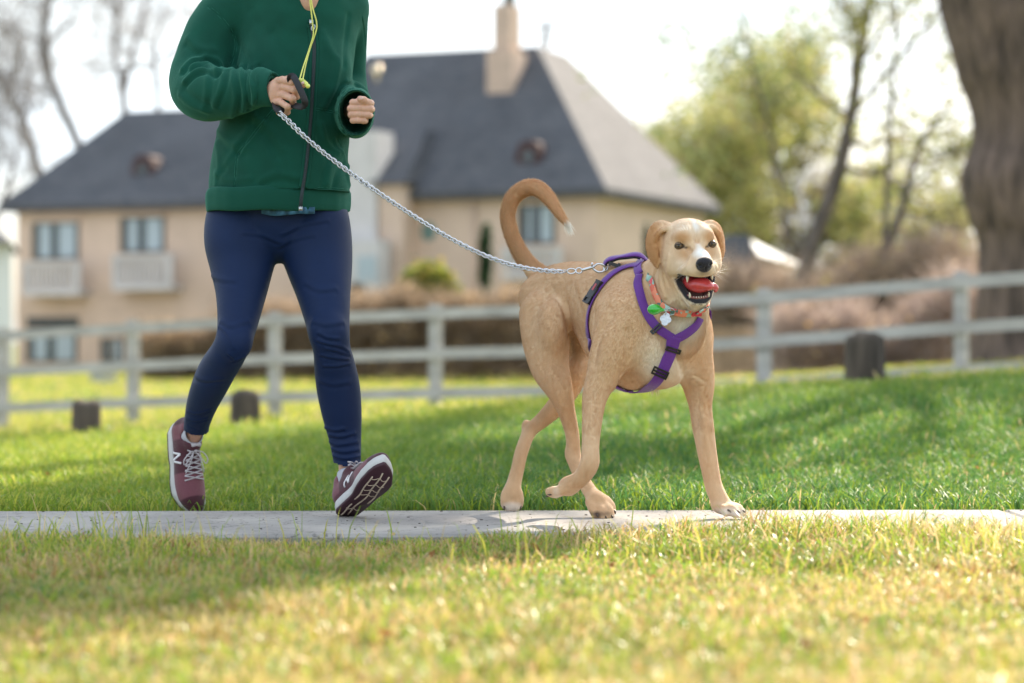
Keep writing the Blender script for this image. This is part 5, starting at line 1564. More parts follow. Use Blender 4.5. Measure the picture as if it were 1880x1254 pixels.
MB().tube(torus_pts(c, e1, e2, .0115, 24, .009), .0012, caps=False).build('split_ring', M_steel, collar)
# green waste bag bell
q = P(1201, 568, 6.26)
lt = Field(q - .03, q + .05, .0016)
lt.ell(q, (.0178, .0165, .0145), k=.004)
lt.cone(q + [.012, 0, 0], q + [.024, 0, -.002], .008, .0035, k=.006)
gV, gF = lt.mesh(1)
MB
grn = mesh_np('green_light', gV, gF, simple('green_plastic', (.015, .42, .03), rough=.15, var=.1, coat=1.0), collar)
MB().tube([q + [.022, 0, -.002], q + [.034, .002, -.003], c], .0014, n=6).build('split_ring', M_steel, collar)
# bone shaped tag
tq = P(1222, 586, 6.27)
b = MB(); n_ = nrm([-.1, -1, .15]); a1 = nrm([1, -.1, -.25]); a2 = np.cross(n_, a1)
out = []
K = 48
for k in range(K):
    a = 2 * math.pi * k / K
    r = .0115 + .0042 * abs(math.cos(2 * a)) ** .8 - .0015 * math.cos(2 * a)
    out.append((math.cos(a) * r * 1.05, math.sin(a) * r))
V = [tq + a1 * x + a2 * y + n_ * z for z in (-.0007, .0007) for x, y in out]
b.add(V, [tuple(range(K - 1, -1, -1)), tuple(range(K, 2 * K))] + [(k, (k + 1) % K, K + (k + 1) % K, K + k) for k in range(K)])
b.build('tag', simple('brushed_tag', (.55, .56, .58), rough=.35, metal=.85, var=.15, scale=200), collar, smooth=False)
MB().tube(torus_pts(tq + [.0, 0, .016], nrm([.3, 0, 1]), nrm([0, 1, 0]), .006), .0009, caps=False).build('split_ring', M_steel, collar)
# ================================================================== RUNNER
person = empty('person', (float(P(520, 945, 6.7)[0]), 6.7, 0), label='runner in a green zip hoodie, navy leggings and maroon running shoes, holding a leash', cat='person')
M_skin = simple('skin', (.62, .36, .26), rough=.5, var=.10, scale=60, bump=.0004, bscale=300, spec=.35)
M_skin.node_tree.nodes['Principled BSDF'].inputs['Subsurface Weight'].default_value = .25
M_skin.node_tree.nodes['Principled BSDF'].inputs['Subsurface Radius'].default_value = (.01, .004, .002)

# ---- body under the clothes, head above the picture, hands in full detail
B = Field((-1.0, 6.15, .05), (-.30, 7.2, 1.78), .0075)
def Rm(px, py, Y, r, s=1.0):
    q = Rw(px, py, Y, r); q[3] *= s; return q
B.chain([Rm(505, 400, 6.72, 58), Rm(512, 320, 6.73, 62), Rm(530, 220, 6.73, 66), Rm(540, 100, 6.73, 70), Rm(548, 20, 6.73, 62)], k=.03)
B.chain([Rm(565, 0, 6.72, 34), Rm(570, -70, 6.70, 30), Rm(575, -110, 6.68, 30)], k=.03)
B.chain([Rm(566, -16, 6.62, 24), Rm(567, 6, 6.615, 18), Rm(568, 22, 6.63, 14)], k=.01)
hc = P(580, -165, 6.65)
B.ell(hc, (.075, .095, .11), k=.03); B.ell(hc + [.01, -.035, -.065], (.052, .06, .055), k=.03)
B.ell(hc + [.022, -.105, -.020], (.011, .018, .022), k=.012)
for s in (-1, 1):
    B.ell(hc + [.078 * s, .01, -.015], (.010, .018, .030), k=.008)
    B.ell(hc + [.012 + .033 * s, -.098, .012], (.016, .010, .010), k=.01, mode='sub')
B.ell(hc + [.016, -.098, -.062], (.024, .012, .008), k=.008)
B.chain([Rm(545, 10, 6.73, 40), Rm(430, 25, 6.74, 34), Rm(400, 60, 6.72, 32), Rm(366, 165, 6.66, 27), Rm(372, 182, 6.62, 26), Rm(440, 172, 6.53, 22), Rm(500, 165, 6.47, 15)], k=.03)
B.chain([Rm(560, 10, 6.73, 40), Rm(628, 30, 6.78, 26), Rm(640, 90, 6.83, 19), Rm(640, 180, 6.80, 22), Rm(648, 203, 6.60, 20), Rm(655, 203, 6.45, 16)], k=.03)
B.chain([Rm(470, 420, 6.72, 50), Rm(445, 480, 6.70, 42), Rm(440, 570, 6.63, 27), Rm(430, 630, 6.59, 21), Rm(394, 690, 6.70, 22), Rm(371, 740, 6.82, 18), Rm(357, 790, 6.92, 16.5), Rm(352, 815, 6.94, 16)], k=.03)
B.chain([Rm(560, 420, 6.72, 50), Rm(586, 470, 6.70, 42), Rm(598, 560, 6.64, 28), Rm(606, 630, 6.63, 23), Rm(620, 715, 6.67, 26), Rm(634, 800, 6.68, 18), Rm(638, 860, 6.68, 17), Rm(638, 890, 6.66, 17)], k=.03)
kV, kF = B.mesh(3)

def hand_mesh(build, c, R=.085, h=.0016):
    Fd = Field(c - R, c + R, h); build(Fd); return Fd.mesh(1)
def finger(Fd, pts, r, k=.0022):
    rows = [list(p) + [q] for p, q in zip(pts, r)]
    Fd.chain(rows, k=k, n=1)
    for p, q in zip(pts[1:-1], r[1:-1]): Fd.ell(p, q * 1.07, k=.002)
# hand holding the leash: back of the hand to the camera, fingers closed under the palm
LW = P(500, 165, 6.47)
def left_hand(Fd):
    Y = 6.42
    w = P(500, 164, 6.46)
    ax = (nrm([1, -.25, -.1]), nrm([0, 0, 1]), nrm([.25, 1, 0]))
    Fd.cone(P(488, 164, 6.47), P(508, 164, 6.45), .020, .020, k=.01, flat=((.2, 1, 0), .75))
    Fd.ell(P(509, 166, 6.440), (.025, .034, .016), k=.012, ax=ax)
    Fd.ell(P(504, 170, 6.447), (.022, .028, .017), k=.012, ax=ax)
    mcp = [(519, 147), (522, 160), (520, 174), (514, 187)]
    pip = [(537, 151), (541, 165), (537, 181), (528, 196)]
    dip = [(543, 163), (545, 177), (539, 192), (528, 206)]
    for i in range(4):
        a = P(mcp[i][0] - 9, mcp[i][1] + 1, 6.436); a2 = P(*mcp[i], 6.418); b = P(*pip[i], 6.392)
        c = P(*dip[i], 6.415); d = P(dip[i][0] - 7, dip[i][1] + 4, 6.440); e = P(dip[i][0] - 17, dip[i][1] + 1, 6.452)
        r = (.0098, .0102, .0098, .0088)[i]
        finger(Fd, [a, a2, b, c, d, e], [r, r * 1.04, r * .96, r * .86, r * .80, r * .74], k=.0035)
    finger(Fd, [P(512, 150, 6.45), P(531, 146, 6.44), P(546, 151, 6.415), P(557, 156, 6.400)], [.012, .0108, .0100, .0082], k=.005)
lV, lF = hand_mesh(left_hand, P(522, 168, 6.43))
RW = P(657, 203, 6.46)
def right_hand(Fd):
    Fd.cone(P(655, 206, 6.50), P(660, 204, 6.43), .021, .024, k=.01)
    Fd.ell(P(661, 203, 6.425), (.030, .022, .034), k=.010)
    for i, (x0, x1, y, r) in enumerate(((645, 681, 188.5, .0094), (641, 682, 199.5, .0097), (642, 679, 210.5, .0094), (645, 671, 221, .0082))):
        a = P(x1 + 0, y + 1, 6.425); b = P(x1 - 4, y + .5, 6.392); c = P((x0 + x1) / 2, y, 6.384); d = P(x0 + 3, y, 6.394); e = P(x0 + 4, y + 1, 6.42); f = P(x0 + 14, y + 1, 6.43)
        finger(Fd, [a, b, c, d, e, f], [r * 1.02, r * 1.04, r * .96, r * .98, r * .85, r * .75], k=.0022)
    finger(Fd, [P(668, 197, 6.42), P(673, 189, 6.395), P(668, 184, 6.38), P(661, 181.5, 6.372)], [.012, .0105, .0098, .0082], k=.004)
rV, rF = hand_mesh(right_hand, P(660, 203, 6.42))
allV = np.vstack([kV, lV, rV]); allF = np.vstack([kF, lF + len(kV), rF + len(kV) + len(lV)])
mesh_np('body', allV, allF, M_skin, person)
M_nail = simple('nail', (.66, .42, .36), rough=.2, coat=.4, var=.03)
nb = MB(); nb.ball(P(663.5, 180.5, 6.365), (.0052, .0022, .0046), nu=12, nv=8)
nb.build('thumb_nail', M_nail, person)
MB().ball(P(556, 152.5, 6.372), (.0048, .0028, .0040), nu=12, nv=8).build('thumb_nail', M_nail, person)
M_hair = simple('hair', (.03, .018, .010), rough=.45, var=.3, scale=40, stretch=(1, 1, .1))
hf = Field(hc - .20, hc + .20, .006)
hf.ell(hc + [0, .02, .02], (.084, .098, .112), k=.02); hf.chain([list(hc + [0, .10, .03]) + [.03], list(hc + [-.01, .15, -.03]) + [.028], list(hc + [-.02, .15, -.12]) + [.018]], k=.02)
hf.ell(hc + [.012, -.085, -.045], (.060, .075, .085), k=.01, mode='sub')
V_, F_ = hf.mesh(2); mesh_np('hair', V_, F_, M_hair, person)

# ---- leggings
Lg = Field((-1.02, 6.28, .08), (-.36, 7.12, .95), .0042)
Lg.chain([Rw(508, 372, 6.72, 96), Rw(509, 394, 6.72, 90)], k=.02, n=1, flat=((0, 1, 0), .85)); Lg.ell(P(512, 425, 6.70), (.05, .06, .045), k=.02)
Lg.chain([Rw(450, 385, 6.72, 62), Rw(448, 405, 6.72, 70), Rw(445, 440, 6.71, 70), Rw(444, 480, 6.69, 60), Rw(443, 530, 6.65, 48), Rw(438, 580, 6.60, 39), Rw(431, 618, 6.565, 34), Rw(420, 646, 6.585, 33), Rw(400, 678, 6.66, 34.5), Rw(385, 708, 6.73, 33), Rw(371, 742, 6.81, 28.5), Rw(362, 775, 6.88, 24), Rw(359, 800, 6.93, 23)], k=.007, n=5)
Lg.ell(P(436, 632, 6.535), (.034, .03, .036), k=.03)
Lg.chain([Rw(576, 385, 6.72, 56), Rw(577, 405, 6.72, 64), Rw(578, 440, 6.72, 68), Rw(585, 480, 6.70, 62), Rw(593, 530, 6.66, 51), Rw(600, 580, 6.62, 42), Rw(604, 612, 6.60, 38), Rw(609, 640, 6.61, 34.5), Rw(615, 675, 6.64, 38), Rw(621, 712, 6.66, 40), Rw(627, 755, 6.67, 37), Rw(633, 800, 6.68, 30.5), Rw(637, 840, 6.68, 26), Rw(639, 864, 6.68, 24), Rw(641, 884, 6.67, 24)], k=.007, n=5)
Lg.ell(P(600, 606, 6.572), (.036, .03, .040), k=.03)
gV_, gF_ = Lg.mesh(3)
# trim the hems: plane across each ankle, tilted a little
hemL = (P(359, 792, 6.90), nrm([-.14, .30, -.9])); hemR = (P(638, 858, 6.68), nrm([-.30, .0, -.95]))
def cut(V, F, c, n, near):
    k = ~(((V - c) @ n > 0) & (np.linalg.norm(V - c, axis=1) < near))
    F = F[k[F].all(1)]
    used = np.unique(F); m = np.full(len(V), -1); m[used] = np.arange(len(used))
    return V[used], m[F]
gV_, gF_ = cut(gV_, gF_, *hemL, .14)
gV_, gF_ = cut(gV_, gF_, *hemR, .14)
def fold(V, F, bv, lines):
    """push skin in or out along creases: (pixel points, depth guess, width, amount)"""
    N = vnormals(V, F)
    off = np.zeros(len(V))
    for pts, w, a in lines:
        q = spline(np.array(pts, float), 4)
        L = [cast(bv, x, y) for x, y in q]
        L = np.array([l[0] for l in L if l is not None])
        if len(L) < 2: continue
        d = seg_dist(V, L)
        off += a * np.exp(-(d / w) ** 2)
    return V + N * off[:, None]
bv = bvh_of(gV_, gF_)
lines = []
def creases(rows, w, a):
    """a raised fold with a groove under it"""
    for pts in rows:
        lines.append((pts, w, a * 1.45)); lines.append(([(x, y + w * 700 * .9) for x, y in pts], w * .8, -a * 1.3))
creases([[(585, 626), (605, 632), (625, 636), (640, 646)], [(600, 640), (620, 645), (642, 652)], [(590, 652), (612, 657), (640, 660)], [(585, 612), (600, 620), (620, 622)], [(596, 672), (620, 672), (640, 668)]], .0055, .0030)
creases([[(602, 810), (620, 817), (655, 812)], [(604, 822), (630, 830), (658, 826)], [(607, 835), (630, 842), (660, 838)], [(600, 797), (625, 802), (650, 796)], [(598, 785), (615, 790), (630, 788)]], .006, .0032)
creases([[(402, 600), (415, 612), (428, 640)], [(420, 650), (434, 660), (450, 652)], [(428, 662), (440, 656)]], .005, .0025)
creases([[(340, 752), (360, 760), (385, 752)], [(338, 766), (358, 772), (380, 768)]], .005, .0018)
creases([[(515, 452), (540, 440), (575, 432)], [(512, 445), (480, 432), (450, 428)], [(520, 430), (560, 412), (600, 405)]], .008, .0018)
creases([[(380, 500), (400, 512), (430, 516)], [(560, 520), (585, 532), (615, 530)], [(405, 590), (425, 598), (455, 590)], [(575, 590), (600, 596), (630, 592)], [(590, 700), (612, 706), (640, 702)], [(355, 690), (375, 698), (405, 696)]], .009, .0018)
lines.append(([(338, 777), (360, 788), (383, 795)], .0015, -.0012))
gV_ = fold(gV_, gF_, bv, lines)
M_leg = simple('navy_jersey', (.0022, .0150, .064), rough=.6, var=.12, scale=8, bump=.0007, bscale=900, sheen=.04, spec=.25)
leggings = mesh_np('leggings', gV_, gF_, M_leg, person)

# ---- hoodie
H = Field((-1.05, 6.22, .76), (-.32, 7.02, 1.62), .0046)
tw = .80
H.chain([Rw(512, 362, 6.725, 118), Rw(513, 350, 6.725, 127), Rw(513, 335, 6.725, 132), Rw(514, 300, 6.73, 127), Rw(522, 240, 6.735, 122), Rw(530, 170, 6.735, 116), Rw(536, 100, 6.735, 116), Rw(540, 30, 6.74, 118), Rw(546, -20, 6.74, 95)], k=.02, n=4, flat=((.25, 1, 0), .80))
H.ell(P(590, 130, 6.64), (.075, .055, .085), k=.05)
H.ell(P(500, 130, 6.63), (.075, .05, .085), k=.05)
H.chain([Rw(440, 10, 6.74, 55), Rw(550, -30, 6.74, 60), Rw(628, 10, 6.76, 50)], k=.04)
# hood lying on the back of the neck
H.chain([Rw(500, -40, 6.80, 40), Rw(560, -60, 6.88, 48), Rw(640, -40, 6.82, 36)], k=.03)
# sleeve holding the leash
H.chain([Rw(430, 20, 6.74, 58), Rw(398, 60, 6.73, 56), Rw(376, 110, 6.71, 54), Rw(364, 150, 6.68, 54), Rw(373, 170, 6.62, 52), Rw(405, 172, 6.57, 48), Rw(440, 168, 6.53, 42), Rw(468, 163, 6.50, 35), Rw(480, 162, 6.485, 33)], k=.016, n=5)
# other sleeve, elbow back, cuff towards the camera
H.chain([Rw(625, 20, 6.77, 50), Rw(641, 60, 6.80, 34), Rw(641, 110, 6.83, 31), Rw(638, 160, 6.83, 36), Rw(643, 200, 6.75, 40), Rw(650, 205, 6.66, 38)], k=.012, n=5)
H.chain([Rw(644, 203, 6.72, 42), Rw(650, 206, 6.62, 47), Rw(652.5, 207, 6.54, 47), Rw(653.5, 207, 6.455, 43.5)], k=.012, n=5, flat=((1, 0, 0), .75))
# hollow of that cuff
hV_, hF_ = None, None
cuffc = P(655, 205, 6.44)
H.chain([Rw(654, 207, 6.36, 41), Rw(653.5, 207, 6.46, 40.5), Rw(652, 207, 6.53, 38)], k=.004, n=2, mode='sub', flat=((1, 0, 0), .75))
H.cone(P(495, 163, 6.48), P(540, 160, 6.43), .028, .03, k=.004, mode='sub')
H.chain([Rw(563, -14, 6.55, 9), Rw(565, 4, 6.55, 6), Rw(568, 22, 6.56, 3)], k=.004, n=3, mode='sub')
# neck opening
H.chain([list(P(568, 10, 6.60)) + [.012], list(P(570, -20, 6.60)) + [.03], list(P(572, -60, 6.62)) + [.055], list(P(574, -120, 6.66)) + [.07]], k=.012, mode='sub')
oV, oF = H.mesh(3)
k = oV[:, 2] > P(0, 354, 6.73)[2]
k2 = k
used = np.unique(oF[k[oF].all(1)]); m_ = np.full(len(oV), -1); m_[used] = np.arange(len(used))
oF = m_[oF[k[oF].all(1)]]; oV = oV[used]
bv = bvh_of(oV, oF)
lines = []
# sleeve creases near the elbow and along the forearm
creases([[(378, 104), (392, 108), (402, 118), (404, 128)], [(352, 122), (372, 116), (388, 122), (398, 130)], [(340, 150), (360, 132), (380, 128), (396, 134)], [(336, 128), (352, 112), (372, 108)]], .010, .0060)
for pts, a in (([(425, 124), (428, 150), (432, 182), (426, 214)], .0055), ([(442, 124), (445, 150), (449, 180), (446, 204)], .0070), ([(455, 124), (459, 148), (466, 172), (464, 190)], .0065), ([(466, 122), (470, 140), (473, 168), (470, 188)], .0055), ([(412, 130), (404, 165), (392, 195)], .0045), ([(380, 135), (378, 170), (372, 200)], .003)):
    lines.append((pts, .0085, a)); lines.append(([(x + 9, y) for x, y in pts], .007, -a * .9))
# cuff side: dark hollow folds
creases([[(628, 168), (640, 158), (656, 158), (672, 166)], [(622, 182), (634, 166), (650, 163)], [(625, 235), (640, 246), (660, 245)], [(636, 150), (650, 152), (664, 158)]], .008, .0035)
# torso folds
for pts, w, a in (([(592, 196), (604, 176), (616, 150), (622, 120)], .010, .0055), ([(602, 204), (616, 180), (626, 158)], .008, -.004), ([(600, 335), (603, 310), (612, 288), (626, 278)], .014, .006), ([(612, 345), (618, 320), (632, 300)], .010, -.005), ([(590, 345), (594, 318), (600, 300)], .008, -.004), ([(640, 300), (638, 320), (642, 340)], .008, .004), ([(418, 300), (440, 260), (470, 225), (495, 205)], .014, .004), ([(400, 330), (420, 300), (450, 262)], .010, -.003), ([(440, 80), (455, 120), (450, 160)], .012, -.004), ([(427, 60), (436, 90), (430, 118)], .010, -.006),
                  ([(470, 60), (500, 100), (520, 150)], .02, .003), ([(600, 80), (612, 120), (604, 160)], .02, .004), ([(395, 250), (402, 300), (396, 340)], .012, .003), ([(520, 340), (480, 345), (430, 340)], .012, .0022), ([(500, 250), (520, 300), (530, 345)], .015, -.003), ([(582, 20), (588, 90), (584, 160), (578, 260), (562, 340)], .004, .0015), ([(460, 20), (480, 60), (486, 110)], .015, -.003), ([(640, 30), (634, 80), (632, 120)], .010, -.004)):
    lines.append((pts, w, a))
for pts, w, a in (([(470, 215), (500, 240), (520, 275)], .010, .0045), ([(462, 228), (490, 255), (508, 288)], .010, -.0045), ([(400, 240), (425, 262), (455, 270)], .011, .004), ([(398, 252), (422, 276), (450, 286)], .010, -.004),
                  ([(480, 330), (510, 318), (545, 325)], .010, .004), ([(480, 342), (512, 332), (548, 338)], .008, -.003), ([(395, 318), (425, 330), (460, 328)], .010, .004), ([(590, 230), (600, 262), (618, 280)], .009, .005), ([(582, 240), (590, 275), (606, 296)], .009, -.0045),
                  ([(592, 60), (606, 95), (622, 110)], .012, .004), ([(500, 60), (516, 95), (520, 130)], .012, -.004), ([(345, 70), (365, 88), (392, 92)], .012, .0045), ([(342, 84), (362, 100), (388, 104)], .010, -.004), ([(330, 175), (350, 192), (380, 205)], .011, .0045), ([(338, 166), (358, 182), (386, 194)], .010, -.004)):
    lines.append((pts, w, a))
# seams
SE = []
for pts in ([(382, 12), (402, 28), (420, 50), (432, 72), (432, 92), (424, 118)], [(664, 30), (669, 60), (670, 86)], [(386, 344), (430, 346), (480, 347), (548, 348)], [(562, 347), (600, 346), (648, 350)],
            [(502, 202), (480, 228), (455, 260), (436, 282)], [(436, 282), (433, 310), (432, 344)], [(571, 200), (586, 201), (612, 206), (622, 210)], [(620, 255), (626, 270), (636, 284)], [(500, 198), (540, 199), (566, 200)]):
    lines.append((pts, .0022, -.0022)); SE.append(pts)
lines.append(([(506, 206), (484, 231), (459, 263), (440, 285)], .0045, .0035)); lines.append(([(498, 199), (476, 224), (451, 256), (432, 279)], .006, -.0030))
lines.append(([(614, 256), (620, 272), (632, 287)], .0045, .003))
oV = fold(oV, oF, bv, lines)
n3 = np.sin(oV[:, 0] * 55 + np.sin(oV[:, 2] * 40) * 1.5) * np.sin(oV[:, 2] * 35 + oV[:, 1] * 30)
oV = oV + vnormals(oV, oF) * (n3 * .0009)[:, None]
M_hood = simple('green_fleece', (.0045, .066, .044), rough=.85, var=.14, scale=14, bump=.0010, bscale=700, sheen=.35, spec=.2)
M_hood.node_tree.nodes['Principled BSDF'].inputs['Sheen Tint'].default_value = (.25, .75, .55, 1)
hoodie = mesh_np('hoodie', oV, oF, M_hood, person)
bv = bvh_of(oV, oF)
M_thread = simple('green_thread', (.012, .16, .11), rough=.7)
for pts in SE:
    sb = MB()
    q = spline(np.array(pts, float), 5); L = [cast(bv, x, y) for x, y in q]; L = [l for l in L if l is not None]
    if len(L) > 2:
        pp = np.array([l[0] + l[1] * .0004 for l in L])
        for d in (-.0030, .0030):
            pts3 = []
            for i in range(len(pp)):
                t = nrm(pp[min(i + 1, len(pp) - 1)] - pp[max(i - 1, 0)]); pts3.append(pp[i] + np.cross(t, L[i][1]) * d)
            sb.tube(pts3, .0006, n=5)
        sb.build('seam', M_thread, hoodie)
# ribbed hem band and cuffs
def ribbed(name_scale=240):
    m, t, b = material('green_rib')
    tc = t.nodes.new('ShaderNodeTexCoord'); w = t.nodes.new('ShaderNodeTexWave'); w.inputs['Scale'].default_value = 110; w.inputs['Distortion'].default_value = .6
    t.links.new(tc.outputs['Object'], w.inputs['Vector'])
    bp = t.nodes.new('ShaderNodeBump'); bp.inputs['Distance'].default_value = .0010; bp.inputs['Strength'].default_value = .6
    t.links.new(w.outputs['Fac'], bp.inputs['Height']); t.links.new(bp.outputs['Normal'], b.inputs['Normal'])
    b.inputs['Base Color'].default_value = (.0046, .067, .045, 1); b.inputs['Roughness'].default_value = .85; b.inputs['Sheen Weight'].default_value = .3; b.inputs['Sheen Tint'].default_value = (.2, .7, .5, 1); b.inputs['Specular IOR Level'].default_value = .2
    return m
M_rib = ribbed()
b = MB(); n = 96; V = []
prof = [(346, .95), (348, .985), (355, 1.010), (365, 1.014), (377, 1.010), (387, 1.0), (389.5, .98), (378, .965)]
cc = P(511, 365, 6.727)
for yy, sc in prof:
    for i in range(n):
        a = 2 * math.pi * i / n
        dip = -.004 * max(0, -math.sin(a)) + .0015 * math.sin(a * 7)
        rr = 1 + .006 * math.sin(a * 11) + .004 * math.sin(a * 23)
        V.append([cc[0] + .1965 * sc * rr * math.cos(a) + .02 * math.sin(a), cc[1] + .170 * sc * rr * math.sin(a), P(0, yy, 6.727)[2] + dip])
F = [(j * n + i, j * n + (i + 1) % n, (j + 1) * n + (i + 1) % n, (j + 1) * n + i) for j in range(len(prof) - 1) for i in range(n)]
b.add(V, F); b.build('hem_band', M_rib, hoodie)
# cuff of the leash arm: slightly conical tube round the wrist
c0, c1 = P(474, 160, 6.49), P(509, 164, 6.455)
ax_ = nrm(c1 - c0); s1 = nrm(np.cross(ax_, [0, 1, 0])); s2 = np.cross(ax_, s1)
b = MB(); n = 40
V = []
prof = [(-.014, .046), (-.004, .0535), (.006, .0545), (.025, .051), (.044, .0475), (.056, .0455), (.0585, .043), (.054, .038), (.02, .035)]
for x, r in prof:
    for i in range(n):
        a = 2 * math.pi * i / n
        tilt = .012 * math.cos(a) * (x / .05)
        V.append(c0 + ax_ * (x + tilt * 0) + (s1 * math.cos(a) * r + s2 * math.sin(a) * r * .85) + ax_ * (-.010 * math.cos(a) * (x > .03)))
F = [(j * n + i, j * n + (i + 1) % n, (j + 1) * n + (i + 1) % n, (j + 1) * n + i) for j in range(len(prof) - 1) for i in range(n)]
b.add(V, F); b.build('cuff', M_rib, hoodie)
# turned lip of the open cuff
pts = []
for i in range(41):
    a = 2 * math.pi * i / 40
    pts.append(P(653.5 + (31.5 + 1. * math.sin(3 * a)) * math.cos(a), 207 - (42.5 + 1.5 * math.sin(2 * a + 1)) * math.sin(a), 6.44 - .015 * math.cos(a)))
b = MB()
V = []
for p in pts[:-1]:
    d = nrm(p - cuffc * [1, 0, 1] - [0, p[1], 0])
    for k_ in range(8):
        t_ = 2 * math.pi * k_ / 8
        V.append(p + d * math.cos(t_) * .0022 + np.array([0, 1, 0]) * math.sin(t_) * .018 + [0, .012, 0])
F = [(i * 8 + k_, i * 8 + (k_ + 1) % 8, ((i + 1) % 40) * 8 + (k_ + 1) % 8, ((i + 1) % 40) * 8 + k_) for i in range(40) for k_ in range(8)]
b.add(V, F); b.build('cuff', M_hood, hoodie)
# zip
M_zip = simple('zip_tape', (.006, .020, .022), rough=.6)
zp = [(571, 45), (577, 80), (576, 130), (572, 200), (567, 260), (560, 320), (556, 345)]
def cloth_line(pts, off, n=6, Yf=6.55):
    q = spline(np.array(pts, float), n); A = [cast(bv, x, y, Yf) for x, y in q]
    p = np.array([a[0] + np.array([0, -1, 0]) * off for a in A]); m = np.array([nrm(a[1] * .4 + [0, -1, 0]) for a in A])
    for _ in range(3): p[1:-1] = .5 * p[1:-1] + .25 * (p[2:] + p[:-2])
    return p, m
p, m = cloth_line(zp, .0028); p = np.vstack([p, [P(554, 358, 6.543), P(552.5, 372, 6.545), P(551.5, 384, 6.552)]]); m = np.vstack([m, [[0, -1, 0]] * 3]); zb = MB(); zb.ribbon(p, m, .0095, .0010); zip_ = zb.build('zipper', M_zip, hoodie)
tb = MB()
L_ = np.cumsum(np.r_[0, np.linalg.norm(np.diff(p, axis=0), axis=1)])
for s_ in np.arange(0, L_[-1], .0026):
    q = np.array([np.interp(s_, L_, p[:, i]) for i in range(3)])
    tb.box(q + [0, -.0016, 0], (.0020, .0008, .0007))
tb.build('zip_teeth', simple('zip_teeth', (.03, .045, .05), rough=.35, metal=.5), hoodie, smooth=False)
for d in (-.0085, .0085):
    pp, mm = cloth_line([(x + d * 660, y) for x, y in zp], .0015); MB().ribbon(pp, mm, .0075, .0011).build('zip_placket', M_hood, hoodie)
M_zm = simple('zip_metal', (.55, .57, .58), rough=.3, metal=1)
b = MB(); q = P(572, 40, 6.555)
q = cast(bv, 572, 42, 6.6)[0] + [0, -.006, 0]
b.box(q, (.0055, .0028, .0075)); b.tube(torus_pts(q + [.005, -.003, -.014], nrm([1, 0, 0]), nrm([.3, 0, 1]), .0045, 16, .008), .0013, n=6, caps=False)
b.build('zip_pull', M_zm, hoodie)
q = P(552, 383, 6.545); MB().box(q, (.005, .003, .006)).build('zip_stop', M_zm, hoodie)
# blue shirt tail under the hem
b = MB(); V = []; n = 30
for i in range(n):
    t = i / (n - 1); x = 480 + 98 * t; w_ = math.sin(t * 9) * 2
    for yy in (380, 392 + 4 * math.sin(math.pi * min(1, t * 1.35)) + w_ * .5):
        V.append(P(x, yy, 6.590 - .012 * math.sin(math.pi * t) + .003 * math.sin(t * 30)))
b.add(V, [(2 * i, 2 * i + 1, 2 * i + 3, 2 * i + 2) for i in range(n - 1)])
o = b.build('shirt_tail', simple('washed_denim', (.035, .12, .20), rough=.8, var=.5, scale=60), person)
sm = o.modifiers.new('thick', 'SOLIDIFY'); sm.thickness = .002
# inner shirt at the neck
# ---- earphone cord hanging from the neck, bud in the fingers
M_cord = simple('yellow_cord', (.72, .72, .16), rough=.45, trans=.15)
b = MB()
b.tube(spline([P(570, -20, 6.54), P(573, 10, 6.53), P(581, 40, 6.52), P(580, 58, 6.515), P(569, 90, 6.505), P(561, 120, 6.47), P(555, 150, 6.41)], 6), .0019, n=8)
b.tube(spline([P(566, -20, 6.54), P(570, 10, 6.53), P(574, 45, 6.515), P(575, 65, 6.51), P(566, 95, 6.50), P(556, 125, 6.45), P(549, 150, 6.39)], 6), .0019, n=8)
cord = b.build('earphones', M_cord, None)
tag(cord, 'thin yellow earphone cord looping down from the neck into the runner\'s fingers', 'earphones')
M_bud = simple('yellow_bud', (.70, .74, .14), rough=.3, coat=.4)
b = MB()
b.ball(P(553, 148, 6.385), (.010, .006, .0065), nu=14, nv=10); b.tube([P(556, 148, 6.385), P(562, 154, 6.375), P(565, 158, 6.372)], [.0055, .0060, .0045], n=10); b.ball(P(565, 158, 6.372), .0062)
b.build('earbud', M_bud, cord)

# ================================================================== SHOES
M_sh1 = attr_mat('shoe_upper', rough=.75, noise=.12, nscale=300, bump=.0007, bscale=900, sheen=.2)
M_mid = simple('midsole_foam', (.55, .54, .53), rough=.6, var=.05)
M_out = simple('outsole_rubber', (.045, .010, .020), rough=.5, var=.15)
M_lace = simple('lace', (.52, .48, .50), rough=.8, var=.3, scale=700)
M_tread = simple('tread_cream', (.62, .50, .38), rough=.6, var=.2)
M_white = simple('shoe_emblem', (.80, .78, .80), rough=.45, var=.04)
M_sock = simple('grey_sock', (.50, .50, .55), rough=.9, bump=.0008, bscale=500)
SHOE = 1.07
def bend(V):
    V = np.array(V, float); x = V[:, 0]
    V[:, 2] += .022 * np.clip((x - .17) / .09, 0, 1.2) ** 2 + .006 * np.clip((.03 - x) / .03, 0, 1) ** 2
    return V
def half_w(x):
    return np.interp(x, [0, .01, .03, .07, .12, .17, .20, .23, .25, .262], [0.004, .020, .032, .034, .034, .043, .044, .035, .022, .003])
def centre_y(x, side):
    return side * np.interp(x, [0, .1, .2, .26], [0, 0.004, -.002, -.010])
